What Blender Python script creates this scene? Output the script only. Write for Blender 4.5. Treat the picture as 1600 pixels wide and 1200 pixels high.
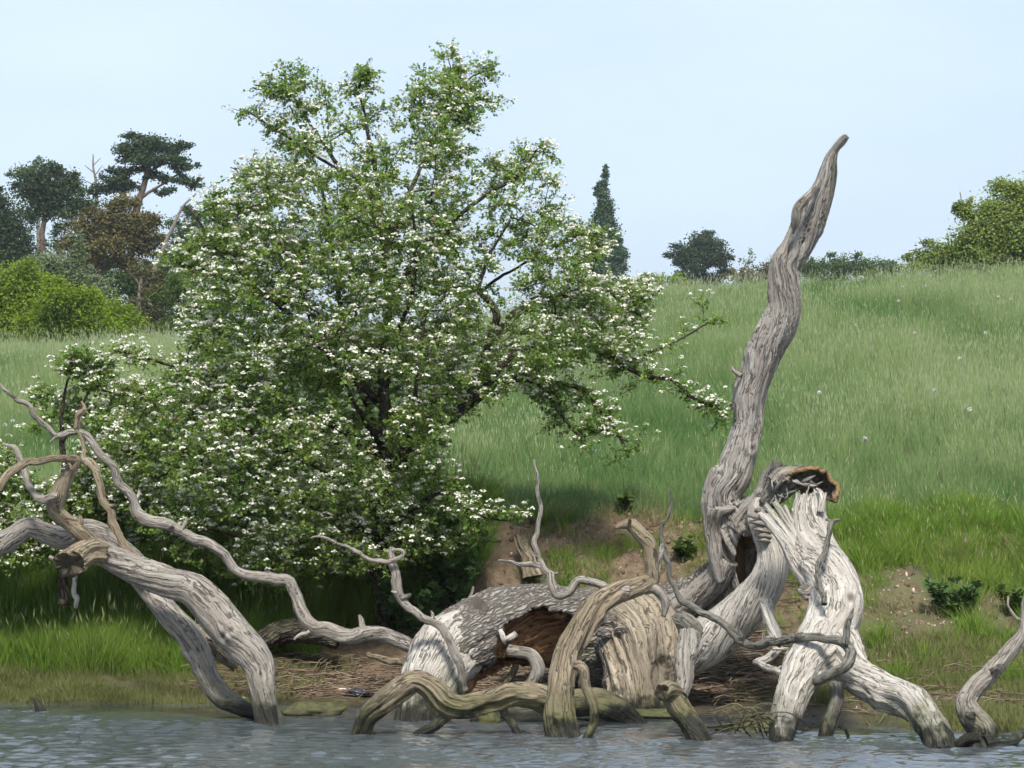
import bpy, math, random
import numpy as np
from mathutils import Vector

# ------------------------------------------------------------------ scene, camera, light
for o in list(bpy.data.objects):
    bpy.data.objects.remove(o)
scene = bpy.context.scene
COL = scene.collection
random.seed(7)
RNG = np.random.default_rng(7)

FPX = 4537.0                       # focal length in photograph pixels (1600 wide)
CAMZ = 2.2
PITCH = math.atan(144.0 / FPX)
cd = bpy.data.cameras.new('camera')
cam = bpy.data.objects.new('camera', cd)
COL.objects.link(cam)
cam.location = (0, 0, CAMZ)
cam.rotation_euler = (math.radians(90) + PITCH, 0, 0)
cd.sensor_width = 36.0
cd.lens = 36.0 * FPX / 1600.0
cd.clip_start = 0.5
cd.clip_end = 6000
scene.camera = cam

SUN_DIR = Vector((0.04, -0.62, 0.78)).normalized()     # towards the sun
SUN_EL = math.asin(SUN_DIR.z)
SUN_AZ = math.atan2(SUN_DIR.x, SUN_DIR.y)
world = bpy.data.worlds.new('World')
scene.world = world
world.use_nodes = True
wt = world.node_tree
for n in list(wt.nodes):
    wt.nodes.remove(n)
wo = wt.nodes.new('ShaderNodeOutputWorld')
bg = wt.nodes.new('ShaderNodeBackground')
sky = wt.nodes.new('ShaderNodeTexSky')
sky.sky_type = 'NISHITA'
sky.sun_disc = False
sky.sun_elevation = SUN_EL
sky.sun_rotation = SUN_AZ
sky.altitude = 20
sky.air_density = 1.0
sky.dust_density = 2.2
sky.ozone_density = 1.2
# a thin even veil of high cloud over the whole sky, slightly uneven
tc = wt.nodes.new('ShaderNodeTexCoord')
mp = wt.nodes.new('ShaderNodeMapping')
mp.inputs['Scale'].default_value = (1.2, 1.2, 4.5)
nz = wt.nodes.new('ShaderNodeTexNoise')
nz.inputs['Scale'].default_value = 2.3
nz.inputs['Detail'].default_value = 5
nz.inputs['Roughness'].default_value = 0.5
rp = wt.nodes.new('ShaderNodeMapRange')
rp.inputs['From Min'].default_value = 0.3
rp.inputs['From Max'].default_value = 0.7
rp.inputs['To Min'].default_value = 0.50
rp.inputs['To Max'].default_value = 0.95
mx = wt.nodes.new('ShaderNodeMix')
mx.data_type = 'RGBA'
mx.inputs['B'].default_value = (5.85, 7.0, 8.6, 1)
wt.links.new(tc.outputs['Generated'], mp.inputs['Vector'])
wt.links.new(mp.outputs['Vector'], nz.inputs['Vector'])
wt.links.new(nz.outputs['Fac'], rp.inputs['Value'])
wt.links.new(rp.outputs['Result'], mx.inputs['Factor'])
wt.links.new(sky.outputs['Color'], mx.inputs['A'])
wt.links.new(mx.outputs['Result'], bg.inputs['Color'])
bg.inputs['Strength'].default_value = 0.090
wt.links.new(bg.outputs['Background'], wo.inputs['Surface'])

sd = bpy.data.lights.new('sun', 'SUN')
sd.energy = 3.7
sd.angle = math.radians(10)
sd.color = (1.0, 0.95, 0.87)
sun = bpy.data.objects.new('sun', sd)
COL.objects.link(sun)
sun.location = (-20, -20, 40)
sun.rotation_euler = (-SUN_DIR).to_track_quat('-Z', 'Y').to_euler()

scene.view_settings.view_transform = 'Standard'
scene.view_settings.look = 'None'
scene.view_settings.gamma = 1.0
scene.view_settings.exposure = 0.68
scene.view_settings.use_curve_mapping = False
scene.render.engine = 'CYCLES'
scene.cycles.max_bounces = 4
scene.cycles.diffuse_bounces = 2
scene.cycles.glossy_bounces = 2
scene.cycles.transmission_bounces = 3
scene.cycles.transparent_max_bounces = 4
scene.cycles.volume_bounces = 0
scene.cycles.use_adaptive_sampling = True
scene.cycles.adaptive_threshold = 0.035

# ------------------------------------------------------------------ helpers
_ca, _sa = math.cos(PITCH), math.sin(PITCH)

def P(px, py, Y):
    """photograph pixel seen at distance Y -> world point"""
    u = (px - 800.0) / FPX
    v = (600.0 - py) / FPX
    t = Y / (_ca - v * _sa)
    return np.array((u * t, Y, CAMZ + t * (_sa + v * _ca)))

def project(V):
    """world points -> photograph pixels (only used while shaping pieces)"""
    y = V[:, 1]; z = V[:, 2] - CAMZ
    f = y * _ca + z * _sa
    up = -y * _sa + z * _ca
    return 800 + V[:, 0] / f * FPX, 600 - up / f * FPX

def _hash(ix, iy, iz, seed):
    h = (ix.astype(np.int64) * 374761393 + iy.astype(np.int64) * 668265263 + iz.astype(np.int64) * 2147483647 + seed * 974634777) & 0xFFFFFFFF
    h = ((h ^ (h >> 13)) * 1274126177) & 0xFFFFFFFF
    h = ((h ^ (h >> 16)) * 2246822519) & 0xFFFFFFFF
    h = h ^ (h >> 15)
    return (h & 0xFFFF).astype(np.float64) / 32767.5 - 1.0

_RM = np.linalg.qr(np.random.default_rng(12345).normal(0, 1, (3, 3)))[0]
def vnoise(p, seed=0):
    p = np.asarray(p, dtype=np.float64) @ _RM + 3.17
    i = np.floor(p).astype(np.int64)
    f = p - i
    u = f * f * f * (f * (f * 6 - 15) + 10)
    r = 0.0
    for a in (0, 1):
        wa = u[:, 0] if a else 1 - u[:, 0]
        for b in (0, 1):
            wb = u[:, 1] if b else 1 - u[:, 1]
            for c in (0, 1):
                wc = u[:, 2] if c else 1 - u[:, 2]
                r = r + wa * wb * wc * _hash(i[:, 0] + a, i[:, 1] + b, i[:, 2] + c, seed)
    return r

def fbm(p, octaves=3, seed=0):
    p = np.asarray(p, dtype=np.float64)
    r = np.zeros(len(p)); a = 1.0; s = 0.0
    for k in range(octaves):
        r += a * vnoise(p * (2.03 ** k), seed + k * 17)
        s += a; a *= 0.5
    return r / s

def n2(x, y, scale, seed=0, octaves=3):
    x = np.asarray(x, dtype=np.float64); y = np.asarray(y, dtype=np.float64)
    sh = x.shape
    p = np.stack([x.ravel() * scale, y.ravel() * scale, np.zeros(x.size) + 0.37], 1)
    return fbm(p, octaves, seed).reshape(sh)

def smooth(a, b, x):
    t = np.clip((x - a) / (b - a), 0, 1)
    return t * t * (3 - 2 * t)

def make_mesh(name, V, faces, attrs=None, smooth_shade=True):
    """faces: list of (n,k) int arrays"""
    me = bpy.data.meshes.new(name)
    V = np.ascontiguousarray(V, dtype=np.float32)
    faces = [np.asarray(f, dtype=np.int32) for f in faces if len(f)]
    nl = sum(f.size for f in faces); nf = sum(len(f) for f in faces)
    me.vertices.add(len(V)); me.vertices.foreach_set('co', V.ravel())
    me.loops.add(nl); me.polygons.add(nf)
    me.loops.foreach_set('vertex_index', np.concatenate([f.ravel() for f in faces]))
    tot = np.concatenate([np.full(len(f), f.shape[1], dtype=np.int32) for f in faces])
    st = np.concatenate([[0], np.cumsum(tot)[:-1]]).astype(np.int32)
    me.polygons.foreach_set('loop_start', st)
    try:
        me.polygons.foreach_set('loop_total', tot)
    except Exception:
        pass
    me.polygons.foreach_set('use_smooth', np.full(nf, bool(smooth_shade)))
    for k, a in (attrs or {}).items():
        a = np.ascontiguousarray(a, dtype=np.float32)
        if a.ndim == 1:
            at = me.attributes.new(k, 'FLOAT', 'POINT'); at.data.foreach_set('value', a)
        else:
            at = me.attributes.new(k, 'FLOAT_VECTOR', 'POINT'); at.data.foreach_set('vector', a.ravel())
    me.update(calc_edges=True)
    me.validate()
    return me

def tag(o, label=None, cat=None, group=None, kind=None):
    if label: o['label'] = label
    if cat: o['category'] = cat
    if group: o['group'] = group
    if kind: o['kind'] = kind
    return o

def thing(name, label, cat, loc, group=None):
    o = bpy.data.objects.new(name, None)
    o.empty_display_size = 0.2
    COL.objects.link(o)
    o.location = [float(c) for c in loc]
    return tag(o, label, cat, group)

_off = {}
def link(name, V, faces, mat, parent=None, attrs=None, smooth_shade=True, loc=None):
    V = np.asarray(V, dtype=np.float64)
    if loc is None:
        if parent is not None and parent.type == 'EMPTY':
            loc = np.array(parent.location)
        elif parent is not None:
            loc = _off[parent.name]
        else:
            loc = np.array((V[:, 0].mean(), V[:, 1].mean(), V[:, 2].min()))
    loc = np.asarray(loc, dtype=np.float64)
    me = make_mesh(name, V - loc, faces, attrs, smooth_shade)
    if mat: me.materials.append(mat)
    o = bpy.data.objects.new(name, me)
    COL.objects.link(o)
    if parent is not None:
        o.parent = parent
    else:
        o.location = loc
    _off[o.name] = loc
    return o

class Geo:
    """collects several pieces of one part"""
    def __init__(self):
        self.V = []; self.F = {}; self.n = 0; self.A = {}
    def add(self, V, faces, **attrs):
        V = np.asarray(V, dtype=np.float64)
        for f in faces:
            f = np.asarray(f)
            if len(f):
                self.F.setdefault(f.shape[1], []).append(f + self.n)
        self.V.append(V); self.n += len(V)
        for k, a in attrs.items():
            self.A.setdefault(k, []).append(np.asarray(a))
    def build(self, name, mat, parent=None, smooth_shade=True, loc=None):
        V = np.concatenate(self.V)
        F = [np.concatenate(v) for v in self.F.values()]
        A = {k: np.concatenate(v) for k, v in self.A.items()}
        return link(name, V, F, mat, parent, A, smooth_shade, loc)

# ------------------------------------------------------------------ materials
class MB:
    def __init__(self, name):
        self.m = bpy.data.materials.new(name)
        self.m.use_nodes = True
        self.t = self.m.node_tree
        for n in list(self.t.nodes):
            self.t.nodes.remove(n)
        self.out = self.t.nodes.new('ShaderNodeOutputMaterial')
    def n(self, typ, **kw):
        nd = self.t.nodes.new(typ)
        for k, v in kw.items():
            if hasattr(nd, k) and k not in nd.inputs:
                setattr(nd, k, v)
            else:
                nd.inputs[k].default_value = v
        return nd
    def l(self, a, b):
        self.t.links.new(a, b)
    def attr(self, name, inst=False):
        nd = self.t.nodes.new('ShaderNodeAttribute')
        nd.attribute_name = name
        if inst: nd.attribute_type = 'INSTANCER'
        return nd
    def noise(self, vec, scale, detail=4, rough=0.55, dims=None):
        nd = self.n('ShaderNodeTexNoise')
        nd.inputs['Scale'].default_value = scale
        nd.inputs['Detail'].default_value = detail
        nd.inputs['Roughness'].default_value = rough
        if vec is not None: self.l(vec, nd.inputs['Vector'])
        return nd.outputs['Fac']
    def mapping(self, vec, scale):
        nd = self.n('ShaderNodeMapping')
        nd.inputs['Scale'].default_value = scale
        self.l(vec, nd.inputs['Vector'])
        return nd.outputs['Vector']
    def rng(self, fac, a, b, lo=0.0, hi=1.0):
        nd = self.n('ShaderNodeMapRange')
        nd.inputs['From Min'].default_value = a; nd.inputs['From Max'].default_value = b
        nd.inputs['To Min'].default_value = lo; nd.inputs['To Max'].default_value = hi
        self.l(fac, nd.inputs['Value'])
        return nd.outputs['Result']
    def mix(self, fac, a, b):
        nd = self.n('ShaderNodeMix'); nd.data_type = 'RGBA'
        for s, v in (('A', a), ('B', b)):
            if isinstance(v, tuple): nd.inputs[s].default_value = v + (1,)
            else: self.l(v, nd.inputs[s])
        if isinstance(fac, (int, float)): nd.inputs['Factor'].default_value = fac
        else: self.l(fac, nd.inputs['Factor'])
        return nd.outputs['Result']
    def math(self, op, a, b=None):
        nd = self.n('ShaderNodeMath'); nd.operation = op
        for i, v in enumerate((a, b)):
            if v is None: continue
            if isinstance(v, (int, float)): nd.inputs[i].default_value = v
            else: self.l(v, nd.inputs[i])
        return nd.outputs[0]
    def bsdf(self, color, rough=0.8, bump=None, strength=0.4, dist=0.01, spec=0.3):
        b = self.n('ShaderNodeBsdfPrincipled')
        if isinstance(color, tuple): b.inputs['Base Color'].default_value = color + (1,)
        else: self.l(color, b.inputs['Base Color'])
        if isinstance(rough, (int, float)): b.inputs['Roughness'].default_value = rough
        else: self.l(rough, b.inputs['Roughness'])
        b.inputs['Specular IOR Level'].default_value = spec
        if bump is not None:
            bp = self.n('ShaderNodeBump')
            bp.inputs['Strength'].default_value = strength
            bp.inputs['Distance'].default_value = dist
            self.l(bump, bp.inputs['Height'])
            self.l(bp.outputs['Normal'], b.inputs['Normal'])
        return b
    def done(self, shader):
        self.l(shader.outputs[0], self.out.inputs['Surface'])
        return self.m

def mat_wood(name, pale, mid, dark, lichen=(0.30, 0.30, 0.22), lich=0.25, hot=None, streak=1.0, algae=0.30, blotch=0.55):
    """weathered bare wood: grain runs along each limb (attribute grain = round, round, along)"""
    b = MB(name)
    g = b.attr('grain').outputs['Vector']
    geo = b.n('ShaderNodeNewGeometry')
    pos = geo.outputs['Position']
    wrp = b.n('ShaderNodeTexNoise'); wrp.inputs['Scale'].default_value = 5.0; b.l(pos, wrp.inputs['Vector'])
    wv = b.n('ShaderNodeVectorMath'); wv.operation = 'MULTIPLY_ADD'; wv.inputs[1].default_value = (0.07, 0.07, 0.0)
    b.l(wrp.outputs['Color'], wv.inputs[0]); b.l(g, wv.inputs[2]); g = wv.outputs[0]
    s0 = b.noise(b.mapping(g, (16, 16, 0.9)), 1.0, 5, 0.7)
    s1 = b.noise(b.mapping(g, (48, 48, 2.2)), 1.0, 5, 0.7)
    s2 = b.noise(b.mapping(g, (120, 120, 5.0)), 1.0, 4, 0.65)
    s3 = b.noise(b.mapping(g, (30, 30, 1.4)), 1.0, 3, 0.55)
    fis = b.rng(b.math('ABSOLUTE', b.math('SUBTRACT', s3, 0.5)), 0.030, 0.006)
    fis = b.math('MULTIPLY', fis, b.rng(s0, 0.40, 0.50))
    big = b.noise(pos, 2.4, 4, 0.6)
    c = b.mix(b.rng(s1, 0.36, 0.60), mid, pale)
    c = b.mix(b.rng(s0, 0.58, 0.40, 0, 0.6), c, mid)
    c = b.mix(b.rng(big, 0.42, 0.66, 0, blotch), c, mid)
    c = b.mix(b.rng(s2, 0.46, 0.30, 0, 0.75 * streak), c, dark)
    c = b.mix(b.math('MULTIPLY', fis, 0.78), c, dark)
    cr = b.attr('crack').outputs['Fac']
    c = b.mix(b.rng(cr, 0.25, 0.9, 0, 0.9), c, dark)
    li = b.noise(pos, 9.0, 6, 0.7)
    c = b.mix(b.rng(li, 0.55, 0.72, 0, lich), c, lichen)
    spots = b.noise(pos, 42.0, 3, 0.6)
    c = b.mix(b.rng(spots, 0.64, 0.72, 0, 0.55), c, dark)
    if hot:
        hv = b.attr('carved').outputs['Fac']
        c = b.mix(hv, c, b.mix(s1, hot, tuple(k * 0.45 for k in hot)))
    sep = b.n('ShaderNodeSeparateXYZ'); b.l(pos, sep.inputs[0])
    zz = b.math('ADD', sep.outputs['Z'], b.rng(b.noise(pos, 7.0, 4, 0.6), 0.3, 0.7, -0.14, 0.14))
    alg = b.rng(zz, algae + 0.06, 0.06, 0, 0.92)
    c = b.mix(alg, c, b.mix(b.rng(big, 0.4, 0.6), (0.055, 0.055, 0.035), (0.085, 0.095, 0.03)))
    wet = b.rng(zz, 0.22, 0.07, 0, 0.95)
    c = b.mix(wet, c, (0.022, 0.022, 0.016))
    h = b.math('SUBTRACT', b.math('ADD', b.math('MULTIPLY', s1, 0.8), b.math('MULTIPLY', s2, 0.6)), b.math('MULTIPLY', fis, 0.7))
    return b.done(b.bsdf(c, b.rng(wet, 0, 1, 0.85, 0.35), h, 1.0, 0.018, 0.2))

def mat_bark(name, pale, dark, sc=1.0):
    b = MB(name)
    g = b.attr('grain').outputs['Vector']
    geo = b.n('ShaderNodeNewGeometry'); pos = geo.outputs['Position']
    vn = b.n('ShaderNodeTexVoronoi'); vn.feature = 'DISTANCE_TO_EDGE'
    vn.inputs['Scale'].default_value = 1.0
    nzv = b.n('ShaderNodeTexNoise'); nzv.inputs['Scale'].default_value = 14; b.l(pos, nzv.inputs['Vector'])
    ad = b.n('ShaderNodeVectorMath'); ad.operation = 'MULTIPLY_ADD'
    ad.inputs[1].default_value = (1.2, 1.2, 1.2)
    b.l(nzv.outputs['Color'], ad.inputs[0]); b.l(b.mapping(g, (34 * sc, 34 * sc, 9 * sc)), ad.inputs[2])
    b.l(ad.outputs[0], vn.inputs['Vector'])
    ed = b.rng(vn.outputs['Distance'], 0.0, 0.28)
    n1 = b.noise(pos, 26, 5, 0.65)
    c = b.mix(ed, dark, b.mix(b.rng(n1, 0.35, 0.65), tuple(k * 0.6 for k in pale), pale))
    n3 = b.noise(pos, 3.5, 4, 0.6)
    c = b.mix(b.rng(n3, 0.55, 0.72, 0, 0.5), c, (0.20, 0.21, 0.12))
    h = b.math('ADD', ed, b.math('MULTIPLY', n1, 0.35))
    return b.done(b.bsdf(c, 0.9, h, 0.9, 0.02, 0.15))

def mat_leaf(name, c0, c1, c2, trans=0.35, gloss=0.45):
    """c0..c1 by leaf tint, c2 for young reddish or yellowed leaves"""
    b = MB(name)
    t = b.attr('tint').outputs['Fac']
    c = b.mix(t, c0, c1)
    c = b.mix(b.rng(t, 0.90, 0.99), c, c2)
    if gloss > 0.5:
        p = b.n('ShaderNodeBsdfDiffuse'); b.l(c, p.inputs['Color'])
    else:
        p = b.bsdf(c, gloss, spec=0.3)
    tr = b.n('ShaderNodeBsdfTranslucent')
    hs = b.n('ShaderNodeHueSaturation'); hs.inputs['Value'].default_value = 1.25; hs.inputs['Saturation'].default_value = 1.1
    b.l(c, hs.inputs['Color']); b.l(hs.outputs[0], tr.inputs['Color'])
    ms = b.n('ShaderNodeMixShader'); ms.inputs[0].default_value = trans
    b.l(p.outputs[0], ms.inputs[1]); b.l(tr.outputs[0], ms.inputs[2])
    return b.done(ms)

def mat_grass(name, c0, c1, dry, seed, trans=0.35):
    b = MB(name)
    it = b.attr('tint', True).outputs['Fac']
    lt = b.attr('lt').outputs['Fac']
    c = b.mix(it, c0, c1)
    c = b.mix(b.rng(lt, 0.78, 1.0, 0, 0.8), c, dry)
    hp = b.attr('hpos').outputs['Fac']
    c = b.mix(b.rng(hp, 0.75, 1.0, 0, 0.18), c, seed)
    c = b.mix(b.attr('seed').outputs['Fac'], c, seed)
    p = b.n('ShaderNodeBsdfDiffuse'); b.l(c, p.inputs['Color'])
    gg = b.n('ShaderNodeNewGeometry')
    va = b.n('ShaderNodeVectorMath'); va.operation = 'MULTIPLY_ADD'
    va.inputs[1].default_value = (0.6, 0.6, 0.6); va.inputs[2].default_value = (0, 0, 0.6)
    b.l(gg.outputs['Normal'], va.inputs[0])
    vn_ = b.n('ShaderNodeVectorMath'); vn_.operation = 'NORMALIZE'
    b.l(va.outputs[0], vn_.inputs[0]); b.l(vn_.outputs[0], p.inputs['Normal'])
    tr = b.n('ShaderNodeBsdfTranslucent'); b.l(c, tr.inputs['Color'])
    ms = b.n('ShaderNodeMixShader'); ms.inputs[0].default_value = trans
    b.l(p.outputs[0], ms.inputs[1]); b.l(tr.outputs[0], ms.inputs[2])
    return b.done(ms)

def mat_plain(name, c, rough=0.7, c2=None, sc=20, spec=0.3, strength=0.3):
    b = MB(name)
    geo = b.n('ShaderNodeNewGeometry')
    n1 = b.noise(geo.outputs['Position'], sc, 4, 0.6)
    col = b.mix(b.rng(n1, 0.35, 0.65), c, c2 or tuple(k * 0.7 for k in c))
    return b.done(b.bsdf(col, rough, n1, strength, 0.01, spec))

M = {}
M['wood_grey'] = mat_wood('weathered_grey_wood', (0.40, 0.375, 0.335), (0.225, 0.195, 0.16), (0.045, 0.035, 0.027), algae=0.36)
M['wood_brown'] = mat_wood('weathered_brown_wood', (0.34, 0.285, 0.205), (0.185, 0.145, 0.095), (0.04, 0.03, 0.02), lichen=(0.22, 0.22, 0.09), lich=0.45, algae=0.45)
M['wood_pale'] = mat_wood('bleached_pale_wood', (0.58, 0.55, 0.50), (0.37, 0.335, 0.285), (0.085, 0.068, 0.053), lich=0.12, streak=0.8, algae=0.40)
M['wood_snag'] = mat_wood('standing_snag_wood', (0.46, 0.44, 0.41), (0.245, 0.215, 0.18), (0.055, 0.04, 0.028), lich=0.15, blotch=0.85, hot=(0.14, 0.075, 0.032), algae=0.1)
M['wood_tan'] = mat_wood('tan_burl_wood', (0.44, 0.385, 0.295), (0.25, 0.205, 0.145), (0.06, 0.042, 0.028), lich=0.3, blotch=0.8, algae=0.2)
M['wood_dark'] = mat_wood('dark_lichened_wood', (0.235, 0.225, 0.19), (0.12, 0.115, 0.095), (0.03, 0.028, 0.022), lichen=(0.27, 0.29, 0.23), lich=0.6, algae=0.3)
M['wood_rot'] = mat_wood('rotten_heartwood', (0.42, 0.225, 0.10), (0.25, 0.125, 0.055), (0.04, 0.022, 0.012), lichen=(0.42, 0.30, 0.18), lich=0.25, algae=0.1)
M['bark_grey'] = mat_bark('grey_oak_bark', (0.31, 0.285, 0.255), (0.085, 0.072, 0.06))
M['bark_thorn'] = mat_bark('dark_hawthorn_bark', (0.105, 0.085, 0.065), (0.022, 0.018, 0.014))
M['bark_pine'] = mat_bark('reddish_pine_bark', (0.20, 0.14, 0.11), (0.08, 0.055, 0.045), 0.3)
M['bark_far'] = mat_bark('pale_far_bark', (0.33, 0.29, 0.25), (0.14, 0.12, 0.10), 0.3)

# ------------------------------------------------------------------ tubes for wood
def catmull(pts, step):
    pts = np.asarray(pts, dtype=np.float64)
    if len(pts) == 2:
        pts = np.array([pts[0], (pts[0] + pts[1]) / 2, pts[1]])
    Q = np.vstack([2 * pts[0] - pts[1], pts, 2 * pts[-1] - pts[-2]])
    out = []
    for i in range(1, len(Q) - 2):
        p0, p1, p2, p3 = Q[i - 1], Q[i], Q[i + 1], Q[i + 2]
        L = np.linalg.norm((p2 - p1)[:3])
        n = max(2, int(math.ceil(L / step)))
        t = np.linspace(0, 1, n, endpoint=False)[:, None]
        out.append(0.5 * ((2 * p1) + (-p0 + p2) * t + (2 * p0 - 5 * p1 + 4 * p2 - p3) * t ** 2 + (-p0 + 3 * p1 - 3 * p2 + p3) * t ** 3))
    out.append(pts[-1:])
    R = np.concatenate(out)
    R[:, 3] = np.maximum(R[:, 3], 0.0012)
    return R

def trace(pts):
    """[(px, py, Y, width px)] -> [(x, y, z, radius)]"""
    r = []
    for (px, py, Y, w) in pts:
        p = P(px, py, Y)
        r.append((p[0], p[1], p[2], w * 0.5 * Y / FPX))
    return r

_tube_seed = [100]
def tube(pts, step=0.014, lobes=0.16, ridge=0.09, grain=0.03, crack=0.17, twist=1.2, knots=2, world=False, carve=(), bark=0.0,
         wob=0.4, jag0=0.0, jag1=0.0, squash=1.0, nmax=72, nmin=10, seglen=0.013, keep=None, flat1=False, knotsize=0.35):
    _tube_seed[0] += 1
    seed = _tube_seed[0]
    rng = np.random.default_rng(seed)
    C = catmull(pts if world else trace(pts), step)
    n = len(C); c = C[:, :3].copy(); r = C[:, 3]
    seg = np.linalg.norm(np.diff(c, axis=0), axis=1)
    s = np.concatenate([[0], np.cumsum(seg)])
    if wob:
        for k in range(3):
            c[:, k] += wob * r.mean() * fbm(np.stack([s * 3.0 / max(0.05, r.mean() * 14), np.full(n, k * 7.7), np.full(n, seed * 1.3)], 1), 2, seed)
    T = np.gradient(c, axis=0); T /= np.linalg.norm(T, axis=1)[:, None] + 1e-9
    N = np.zeros_like(T)
    ref = np.array((0.0, 0, 1.0)) if abs(T[0, 2]) < 0.9 else np.array((0, 1.0, 0))
    v = ref - T[0] * ref.dot(T[0]); N[0] = v / np.linalg.norm(v)
    for i in range(1, n):
        v = N[i - 1] - T[i] * N[i - 1].dot(T[i])
        N[i] = v / (np.linalg.norm(v) + 1e-9)
    B = np.cross(T, N)
    rm = float(np.mean(r)); rx = float(np.max(r))
    m = int(np.clip(2 * math.pi * rx / seglen, nmin, nmax))
    th = np.linspace(0, 2 * math.pi, m, endpoint=False)
    TH, S = np.meshgrid(th, s)
    R = np.repeat(r[:, None], m, 1)
    tt = TH + twist * S + 0.4 * np.sin(S * 2.1 + seed)
    ct, st_ = np.cos(tt).ravel(), np.sin(tt).ravel(); sr = S.ravel()
    off = seed * 3.71
    f = 1.0 + lobes * fbm(np.stack([ct * 0.9 + off, st_ * 0.9, sr * 0.9 / max(0.12, rm * 8)], 1), 2, seed)
    k1 = max(13.0, 1.3 / rm); k2 = max(34.0, 2.6 / rm); k3 = max(75.0, 5.0 / rm)
    wz = 0.35 * fbm(np.stack([ct * rm * 5 + off, st_ * rm * 5, sr * 3.0], 1), 2, seed + 31)
    X1 = ct * rm + off; Y1 = st_ * rm
    def gr(kk, along, sd_):
        return vnoise(np.stack([X1 * kk + wz, Y1 * kk - wz, sr * along], 1), seed + sd_)
    f += ridge * (0.55 - 1.7 * np.abs(gr(k1, 1.3, 1)))
    f += ridge * 0.45 * (0.5 - 1.7 * np.abs(gr(k2, 2.2, 2)))
    f += grain * (0.5 - 1.6 * np.abs(gr(k3, 4.0, 12)))
    g2 = gr(k1 * 1.25, 0.8, 3)
    g3 = gr(6.0, 1.3, 4)
    ck = smooth(0.055, 0.0, np.abs(g2)) * smooth(-0.05, 0.3, g3)
    f -= crack * ck
    if bark:
        q = np.stack([ct * rm * 16 + off, st_ * rm * 16, sr * 4.5], 1)
        q = q + 0.5 * np.stack([fbm(q * 1.5, 2, seed + 5), fbm(q * 1.5, 2, seed + 6), fbm(q * 1.5, 2, seed + 7)], 1)
        f += bark / rm * (0.55 - 1.8 * np.abs(vnoise(q, seed + 8)))
        f += bark * 0.5 / rm * fbm(q * 2.5, 2, seed + 9)
    for k in range(knots):
        k0, ks = rng.uniform(0, 2 * math.pi), rng.uniform(0.1, 0.9) * s[-1]
        rr = R.ravel() + 1e-6
        d = np.sqrt((((TH.ravel() - k0 + math.pi) % (2 * math.pi) - math.pi)) ** 2 + ((sr - ks) / rr) ** 2)
        kw = rng.uniform(0.35, 0.6)
        f += knotsize * (np.exp(-(d / kw) ** 2) - 0.75 * np.exp(-(d / (kw * 0.42)) ** 2))
        ck = np.maximum(ck, 0.9 * np.exp(-(d / (kw * 0.36)) ** 2))
    f = np.clip(f, 0.25, 2.2)
    rad = (R.ravel() * f).reshape(n, m)
    nrm = N[:, None, :] * np.cos(TH)[..., None] + B[:, None, :] * np.sin(TH)[..., None] * squash
    V = c[:, None, :] + nrm * rad[..., None]
    for jag, at, sg in ((jag0, 0, -1), (jag1, n - 1, 1)):
        if jag:
            jn = np.abs(fbm(np.stack([np.cos(th) * 2.2 + off, np.sin(th) * 2.2, np.zeros(m)], 1), 3, seed + 11)) * 2.0
            span = max(0.03, jag * 0.8)
            w = np.exp(-np.abs(S - s[at]) / span)
            V += (T[at] * sg)[None, None, :] * (w * jn[None, :] * jag)[..., None]
    V = V.reshape(-1, 3)
    carved = np.zeros(len(V))
    nf = nrm.reshape(-1, 3)
    for cv in carve:
        (cx, cy, crx, cry, dep) = cv[:5]
        dv = np.array(cv[5] if len(cv) > 5 else (0, 1.0, 0))
        px, py = project(V)
        q = 1.0 - ((px - cx) / crx) ** 2 - ((py - cy) / cry) ** 2
        q = q + 0.25 * fbm(V * 9, 2, seed + 21)
        w = smooth(0.0, 0.55, q) * (nf[:, 1] < 0.25)
        V = V + dv[None, :] * (w * dep)[:, None]
        carved = np.maximum(carved, w)
    idx = np.arange(n * m).reshape(n, m)
    a = idx[:-1]; bq = idx[1:]
    F = np.stack([a, np.roll(a, -1, 1), np.roll(bq, -1, 1), bq], -1).reshape(-1, 4)
    grainv = np.stack([np.cos(tt).ravel() * rm + off, np.sin(tt).ravel() * rm, sr], 1)
    cat = ck.copy()
    tris = []
    if keep is not None:
        px, py = project(V)
        kv = keep(px, py, nf, V)
        F = F[kv[F].all(1)]
    else:
        # end caps, sunk a little so a break reads as a torn cup
        ends = []
        for e, sg in ((0, -1), (n - 1, 1)):
            ring = idx[e]
            ctr = V[ring].mean(0) - T[e] * sg * r[e] * (0.15 if not flat1 else 0.02)
            inner = ctr + (V[ring] - ctr) * 0.55 - (T[e] * sg * r[e] * 0.18 * rng.uniform(0.2, 1.6, m)[:, None] if not flat1 else 0)
            base = len(V)
            V = np.vstack([V, inner, ctr[None]])
            gi = grainv[ring] * np.array((0.5, 0.5, 1)); grainv = np.vstack([grainv, gi, grainv[ring[:1]]])
            cat = np.concatenate([cat, np.full(m, 0.3), [0.5]]); carved = np.concatenate([carved, np.zeros(m + 1)])
            inn = np.arange(base, base + m); cc = base + m
            q4 = np.stack([ring, np.roll(ring, -1), np.roll(inn, -1), inn], 1)
            t3 = np.stack([inn, np.roll(inn, -1), np.full(m, cc)], 1)
            if sg < 0: q4 = q4[:, ::-1]; t3 = t3[:, ::-1]
            F = np.vstack([F, q4]); tris.append(t3)
    return V, [F] + tris, dict(grain=grainv, crack=cat, carved=carved)

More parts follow.
